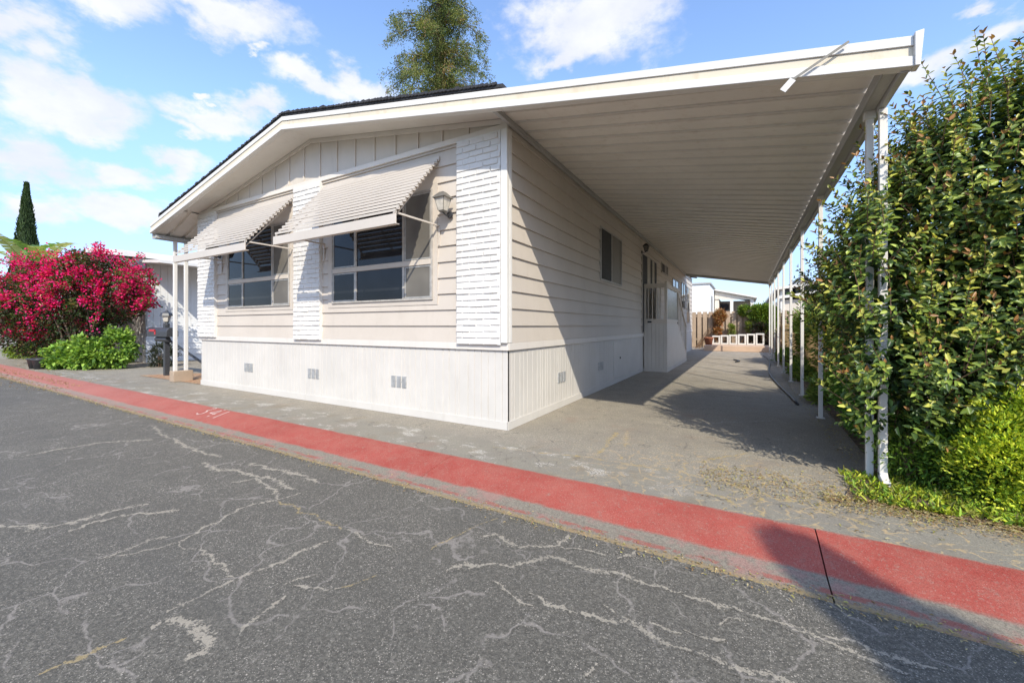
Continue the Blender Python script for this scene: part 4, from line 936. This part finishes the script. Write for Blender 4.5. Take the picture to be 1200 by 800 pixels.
rw = thing('redwood_tree', 'tall open conifer with drooping yellow-green branches rising behind the roof', 'tree', (-18.0, 20.0, 0))
tr = MB(); tr.tube([(-18,20,0),(-17.9,20,12),(-18.05,20.1,22),(-18,20,30),(-18,20,36)], [.8,.55,.38,.2,.05], 10); tr.build('trunk', M['bark'], rw)
br = MB(); BP=[]; BD=[]; rr = random.Random(21)
for i in range(150):
    z = 13+i*.152+rr.random()*.5
    a = rr.random()*6.28; ln = max(.6, min(5.4, 3.3+(27-z)*.27))*(.45+.65*rr.random())
    b = Vector((-18, 20, z)); d = Vector((math.cos(a), math.sin(a), 0)); pts = []
    for j in range(8):
        t_ = j/7; pts.append(b+d*ln*t_+Vector((0,0,.25*ln*t_-.55*ln*t_*t_)))
    br.tube(pts, [.07*(1-.8*j/7) for j in range(8)], 4, cap=False)
    for j in range(int(ln*13)+5):
        t_ = .03+.97*rr.random()**1.05; q = b+d*ln*t_+Vector((0,0,.25*ln*t_-.55*ln*t_*t_)); sd = Vector((-d.y, d.x, 0)); 
        q = q+sd*rr.uniform(-1,1)*(.25+.5*(1-t_)+.25)+Vector((0,0,rr.uniform(-.45,.12)))
        BP.append(q); BD.append(d*.5+Vector((0,0,-.7)))
br.build('branch', M['bark'], rw)
BP = np.array([tuple(q) for q in BP]); BD = np.array([tuple(q) for q in BD]); rep = 16
P = np.repeat(BP, rep, 0)+rng.normal(size=(len(BP)*rep,3))*[.13,.13,.17]; Dn = np.repeat(BD, rep, 0)+rand_dir(len(P))*.9; m = len(P)
colk = np.repeat(pal(len(BP), [(.22,.25,.06),(.13,.17,.05),(.28,.27,.08),(.08,.12,.04),(.30,.2,.09)], [.3,.3,.15,.17,.08]), rep, 0)
leaves('crown', M['leafsoft'], rw, P, Dn, rand_dir(m), .16*(.6+.8*rng.random(m)), .05, colk)
# back hedge trees between houses (left background stays open to the sky)

# ------------------------------------------------------------------ fences
rfn = thing('board_fence', 'weathered brown board fence across the end of the driveway', 'fence', (1.0, 22.8, 0))
m = MB(); x = -3.0
while x < 6.0:
    hgt = 2.22+random.uniform(-.02,.02); m.box(x, x+.235, 22.72, 22.745, .05, hgt)
    m.box(x+.18, x+.37, 22.90, 22.92, .05, hgt-.12); x += .31
m.build('fence_board', M['wood'], rfn, bevel=.004)
for zr in (.5, 1.9):
    m = MB(); m.box(-3, 6, 22.75, 22.795, zr, zr+.1); m.build('rail', M['wood'], rfn)
for x in np.arange(-2.9, 6, 2.2):
    m = MB(); m.box(x, x+.1, 22.83, 22.93, 0, 2.2); m.build('post', M['wood'], rfn)
sfn = thing('slat_fence', 'golden brown slat fence behind the row of carport posts', 'fence', (4.5, 12, 0))
m = MB(); y = 2.6
while y < 22.6:
    m.box(4.42, 4.442, y, y+.075, .04, 1.42+random.uniform(-.03,.03)); y += .105
m.build('slat', M['reed'], sfn)
for zr in (.3, 1.15):
    m = MB(); m.box(4.445, 4.49, 2.6, 22.6, zr, zr+.08); m.build('rail', M['reed'], sfn)
for y in np.arange(2.7, 22.6, 2.4):
    m = MB(); m.box(4.49, 4.58, y, y+.09, 0, 1.4); m.build('post', M['reed'], sfn)
# plants along the right fence and on the rear fence
GG = [(.20,.30,.06),(.28,.36,.07),(.12,.2,.04)]
feathery('fence_shrub', 'wispy green shrub leaning over the slat fence behind the third post', [((4.75,7.2,1.2),(.6,1.3,.95))], 5000, (4.8,7.2,0), GG, .12, 'shrubs along the slat fence', ncl=70, cr=.28)
feathery('fence_shrub', 'farther green shrub over the slat fence near its rear end', [((4.8,12.5,1.2),(.7,1.8,.85))], 4500, (4.8,12.5,0), GG, .14, 'shrubs along the slat fence', ncl=60, cr=.3)
feathery('weed_clump', 'low weeds at the foot of the second carport post', [((3.95,4.6,.15),(.22,.9,.28))], 2500, (3.95,4.6,0), GG+[(.26,.3,.05)], .09, 'weeds along the drive edge', ncl=60, cr=.12)
feathery('weed_clump', 'low weeds between the fourth and fifth carport posts', [((3.95,8.6,.12),(.2,1.3,.28))], 2000, (3.95,8.6,0), GG, .10, 'weeds along the drive edge', ncl=50, cr=.13)
feathery('weed_clump', 'low weeds along the far end of the drive edge', [((3.95,13.5,.12),(.2,2,.35))], 2000, (3.95,13.5,0), GG, .12, 'weeds along the drive edge', ncl=50, cr=.15)
feathery('fence_vine', 'bright green vine spilling over the right end of the board fence', [((3.5,22.5,2.1),(.6,.45,.36)),((3.75,22.3,1.6),(.35,.4,.55)),((2.8,22.6,2.25),(.4,.3,.2))], 7000, (3.8,22.4,0), [(.16,.26,.03),(.24,.32,.04),(.07,.14,.02)], .16, ncl=90, cr=.25)
feathery('orange_vine', 'orange-leaved vine climbing the middle of the board fence', [((1.35,22.55,1.95),(.26,.2,.35)),((1.25,22.55,1.2),(.15,.2,.7))], 2400, (.1,22.6,0), [(.5,.19,.07),(.42,.28,.12),(.3,.14,.06)], .12, ncl=50, cr=.14)
feathery('dark_shrub', 'dark purple-brown shrub in the rear right corner of the drive', [((3.5,22.0,.9),(.42,.35,.7))], 2600, (3.4,21.9,0), [(.05,.035,.03),(.08,.05,.04),(.04,.06,.03)], .13, ncl=40, cr=.2)
feathery('small_plant', 'little yellow-green plant in front of the board fence, left of the green vine', [((2.95,22.3,1.35),(.22,.2,.4))], 900, (2.4,22.3,0), [(.26,.30,.05),(.16,.24,.04)], .12, ncl=24, cr=.14)
feathery('small_plant', 'little yellow-green plant beside the orange vine on the board fence', [((1.95,22.3,1.1),(.15,.15,.3))], 600, (1.0,22.3,0), [(.26,.30,.05),(.16,.24,.04)], .11, ncl=20, cr=.12)
# white screen-block edging on the patio
eb = thing('screen_block_row', 'row of white openwork blocks standing on the rear patio before the fence', 'garden edging', (2.8, 21.6, .30))
for i in range(6):
    m = MB(); x = 1.0+i*.43; zt = .30; P = lambda mb, a, b, c, d: mb.box(a, b, 21.5, 21.68, c, d)
    frame_rect(m, x, x+.41, zt, zt+.50+i*.03, .085, P); m.build('screen_block', M['conc'], eb, bevel=.01)
tb = MB(); tb.lathe((.86,20.9,.30), [(0,0),(.16,0),(.24,.36),(.26,.37),(.26,.42),(.22,.42),(.2,.2),(0,.2)], 18)
tb.build('terracotta_pot', M['terra'], None, 'terracotta pot at the left end of the white openwork blocks', 'pot', loc=(.86,20.9,.30), smooth=True)
# thin dark tube along the drive
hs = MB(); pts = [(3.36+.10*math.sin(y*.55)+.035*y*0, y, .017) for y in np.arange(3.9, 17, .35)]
hs.tube(pts, .022, 6); hs.build('dark_line', M['black'], None, 'dark line along the right side of the driveway', 'hose', smooth=True, loc=(3.4,8,0))
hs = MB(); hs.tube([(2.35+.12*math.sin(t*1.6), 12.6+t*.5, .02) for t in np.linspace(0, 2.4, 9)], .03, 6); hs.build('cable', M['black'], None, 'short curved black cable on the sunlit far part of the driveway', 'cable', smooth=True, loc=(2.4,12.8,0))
# bricks by posts
for i, (x, y, r, l) in enumerate(((3.86,5.3,.3,'reddish stone beside the foot of the third carport post'),)):
    m = MB(); m.lathe((x,y,0), [(0,0),(.10,.0),(.13,.05),(.10,.11),(.03,.14),(0,.14)], 9, sx=1.2, sy=.8); m.build('stone', M['terra'], None, l, 'stone', loc=(x,y,0))

# ------------------------------------------------------------------ neighbouring houses
def wallbox(mb, x0, x1, y0, y1, z0, z1): mb.box(x0, x1, y0, y1, z0, z1)
# left neighbour: white home, vertical ribbed upper wall and lapped lower wall facing us
ln_ = thing('white_home', 'white ribbed neighbouring home with a low gable behind the bougainvillea', 'mobile home', (-20.5, 8, 0))
NX = -16.5; m = MB(); m.box(NX-8, NX-.04, 1.7, 20, 0, 3.75); m.prism([(NX-8,3.75),(NX-.04,3.75),(NX-4,4.35)], 'y', 1.7, 20); m.build('wall', M['white_house'], ln_)
vs, fs = grooved(1.66, 20, lambda u, d, z: (NX-d, u, z), 1.35, 3.75, .22, .02); m = MB(); m.add(vs, fs); m.build('ribbed_panel', M['white_house'], ln_)
m = MB()
for k in range(6):
    z = k*.225; m.prism([(NX-.02, z), (NX+.03, z), (NX+.005, z+.22), (NX-.02, z+.22)], 'y', 1.66, 20)
m.build('lap_panel', M['white_house'], ln_)
vs, fs = grooved(NX-8, NX, lambda u, d, z: (u, 1.66+d, z), 0, 3.75, .22, .02); m = MB(); m.add(vs, fs); m.build('front_panel', M['skirt'], ln_)
m = MB(); m.prism([(NX-8.6,3.62),(NX-4,4.36),(NX+.6,3.78),(NX+.6,3.98),(NX-4,4.56),(NX-8.6,3.82)], 'y', 1.15, 20.5); m.build('roof', M['white'], ln_)
m = MB(); m.box(NX-8.55, NX+.5, 1.2, 1.65, 3.60, 3.66) if False else m.box(NX+.40, NX+.5, 1.2, 20.4, 3.66, 3.76); m.build('gutter', M['greymetal'], ln_)
m = MB(); m.prism([(NX+.02, 3.66),(NX+2.0, 3.50),(NX+2.0, 3.60),(NX+.02, 3.76)], 'y', 1.4, 19); m.build('side_awning', M['white'], ln_)
for yy in (4.5, 9, 14):
    m = MB(); m.box(NX+1.9, NX+1.96, yy, yy+.06, 0, 3.5); m.build('awning_post', M['white'], ln_)
# rear white building
wh = thing('white_building', 'plain white flat-roofed building beyond the left part of the board fence', 'building', (-1.5, 30, 0))
m = MB(); m.box(-5, .45, 27.5, 34, 0, 4.35); m.build('wall', M['white_house'], wh)
m = MB(); m.box(-5.1, .55, 27.4, 34, 4.355, 4.47); m.build('roof_edge', M['greymetal'], wh)
m = MB(); m.box(.455, .475, 29.2, 30.0, 2.3, 3.6); m.build('window', M['screen'], wh)
# beige house with porch
bh = thing('beige_house', 'beige house with sloping white roof and dark porch opening beyond the fence', 'house', (2.7, 34, 0))
m = MB(); m.box(.5, 3.2, 35.2, 39, 0, 3.5); m.box(.5, .8, 32.4, 35.2, 0, 3.55); m.build('wall', M['beigehouse'], bh)
m = MB(); m.prism([(.5,3.55),(3.25,3.42),(3.25,3.52),(.5,4.2)], 'y', 32.3, 32.4); m.build('gable_board', M['beigehouse'], bh)
m = MB(); m.prism([(.3,4.28),(3.45,3.52),(3.45,3.61),(.3,4.38)], 'y', 32.0, 39); m.build('roof', M['white'], bh)
for x in (1.6, 3.0):
    m = MB(); m.box(x, x+.22, 32.35, 32.5, 0, 3.45); m.build('porch_post', M['white'], bh)
m = MB(); m.box(.85, 1.5, 33.0, 33.05, 1.2, 3.2); m.build('window', M['glass'], bh)
m = MB(); m.box(1.95, 2.4, 33.6, 34.2, 1.0, 2.3); m.build('red_cabinet', M['terra'], bh)
# blue-grey gable
bg = thing('grey_gable_house', 'small blue-grey gabled house glimpsed beyond the vine', 'house', (9, 48, 0))
m = MB(); m.box(4.3, 11, 45, 53, 0, 3.4); m.prism([(4.3,3.4),(11,3.4),(7.6,6.2)], 'y', 45, 53); m.build('wall', M['bluewall'], bg)
m = MB(); m.prism([(4.0,3.25),(7.6,6.3),(7.6,6.5),(3.8,3.3)], 'y', 44.6, 53.4); m.prism([(11.3,3.25),(7.6,6.3),(7.6,6.5),(11.5,3.3)], 'y', 44.6, 53.4); m.build('roof', M['blue_slate'], bg)
# right neighbour behind the slat fence
rn = thing('pale_home', 'pale grey neighbouring home with white roof edge seen between the carport posts', 'mobile home', (10, 28, 0))
m = MB(); m.box(4.5, 16, 25.0, 40, 0, 2.95); m.build('wall', M['gable'], rn)
m = MB(); m.prism([(4.35,2.98),(16,4.6),(16,4.8),(4.35,3.14)], 'y', 24.6, 25.2); m.prism([(4.24,3.52),(16,5.0),(16,5.2),(4.24,3.67)], 'y', 24.4, 40); m.build('roof_edge', M['white'], rn)
m = MB(); m.prism([(4.5,2.97),(15.9,4.4),(15.9,4.95),(4.5,3.5)], 'y', 25.25, 39.9); m.build('shade_strip', M['glass'], rn)  # dark strip put in for the shade under the roof edge
for x in (4.5, 7.5, 10.5):
    m = MB(); m.box(x, x+.12, 24.8, 24.92, 0, 3.72); m.build('porch_post', M['white'], rn)

# ------------------------------------------------------------------ light, sky, camera
AZ, EL = R_(39.5), R_(38.5)
S = Vector((math.sin(AZ)*math.cos(EL), -math.cos(AZ)*math.cos(EL), math.sin(EL)))
sl = bpy.data.lights.new('sun', 'SUN'); sl.energy = 4.3; sl.angle = R_(.53); sl.color = (1, .938, .80)
so = bpy.data.objects.new('sun', sl); COL.objects.link(so); so.rotation_euler = (-S).to_track_quat('-Z', 'Y').to_euler(); so.location = (20,-20,20)
w = bpy.data.worlds.new('World'); scene.world = w; w.use_nodes = True; nt = w.node_tree; n = N(nt)
bgn = nt.nodes['Background']
sky = n.new('ShaderNodeTexSky'); sky.sky_type = 'NISHITA'; sky.sun_disc = False; sky.sun_elevation = EL; sky.sun_rotation = math.pi-AZ; sky.air_density = 1.0; sky.dust_density = .6; sky.ozone_density = 1.6; sky.altitude = 50
tc = n.new('ShaderNodeTexCoord'); vec = n.vmath('NORMALIZE', tc.outputs['Generated'])
# clouds: soft banks placed by compass direction and height, broken up with noise
n1 = n.new('ShaderNodeTexNoise'); n1.inputs['Scale'].default_value = 7; n1.inputs['Detail'].default_value = 7; n1.inputs['Roughness'].default_value = .58
sv = n.vmath('MULTIPLY', vec, (1,1,1.7)); n.link(sv, n1.inputs['Vector'])
n2 = n.new('ShaderNodeTexNoise'); n2.inputs['Scale'].default_value = 22; n2.inputs['Detail'].default_value = 6; n2.inputs['Roughness'].default_value = .6; n.link(sv, n2.inputs['Vector'])
warp = n.vmath('SCALE', n.vmath('SUBTRACT', n1.outputs['Color'], (.5,.5,.5)), None, .16)
wv = n.vmath('ADD', vec, warp)
dens = None
for (c, ru, rv) in CL:
    rh = ru*1.1
    d = n.vmath('MULTIPLY', n.vmath('SUBTRACT', wv, c), (1/rh, 1/rh, 1/(rv*1.15)))
    q = n.math('SUBTRACT', 1, n.vmath('LENGTH', d))
    dens = q if dens is None else n.math('MAXIMUM', dens, q)
# elsewhere in the sky: plain noise clouds
gen = n.math('MULTIPLY', n.math('SUBTRACT', n.noise(2.6, 8, .6, sv), .56), 3.0)
front = n.ramp(n.vmath('DOT_PRODUCT', vec, (-.5,.866,0)), .35, .60)
gen = n.math('SUBTRACT', gen, n.math('MULTIPLY', front, 5))
dens = n.math('MAXIMUM', dens, gen)
dens = n.math('ADD', dens, n.math('MULTIPLY', n.math('SUBTRACT', n2.outputs['Fac'], .5), 1.1))
dens = n.math('ADD', dens, n.math('MULTIPLY', n.math('SUBTRACT', n1.outputs['Fac'], .5), .9))
mask = n.ramp(dens, -.12, .62)
hz = n.ramp(n.sep(vec)[2], .30, -.02)
mask = n.math('MAXIMUM', mask, n.math('MULTIPLY', hz, .15))
ccol = n.mix(n.ramp(n1.outputs['Fac'], .35, .7), (5.3,5.5,6.0), (6.4,6.45,6.65))
# sky slightly cleaner blue, as the photograph
skyc = n.mix(1, sky.outputs[0], SKYTINT, 'MULTIPLY')
lowk = n.ramp(n.sep(vec)[2], -.02, .42, .50, 1.0)
skyc = n.mix(n.ramp(n.sep(vec)[2], .0, .42), n.mix(1, skyc, (.45,.475,.58), 'MULTIPLY'), skyc)
col = n.mix(n.math('MULTIPLY', mask, .93), skyc, ccol)
n.link(col, bgn.inputs[0]); bgn.inputs[1].default_value = .138

cam = bpy.data.cameras.new('camera'); co_ = bpy.data.objects.new('camera', cam); COL.objects.link(co_)
co_.location = (2.67, -4.51, 1.35)
co_.rotation_euler = (R_(90), 0, R_(30)); cam.sensor_width = 36; cam.lens = 474/1200*36; cam.shift_y = -(400-382)/1200
cam.clip_start = .05; cam.clip_end = 2000; scene.camera = co_
scene.view_settings.view_transform = 'Standard'; scene.view_settings.look = 'None'; scene.view_settings.gamma = 1; scene.view_settings.exposure = EXPO
scene.render.engine = 'CYCLES'
scene.cycles.max_bounces = 8; scene.cycles.diffuse_bounces = 4; scene.cycles.glossy_bounces = 3; scene.cycles.transparent_max_bounces = 6
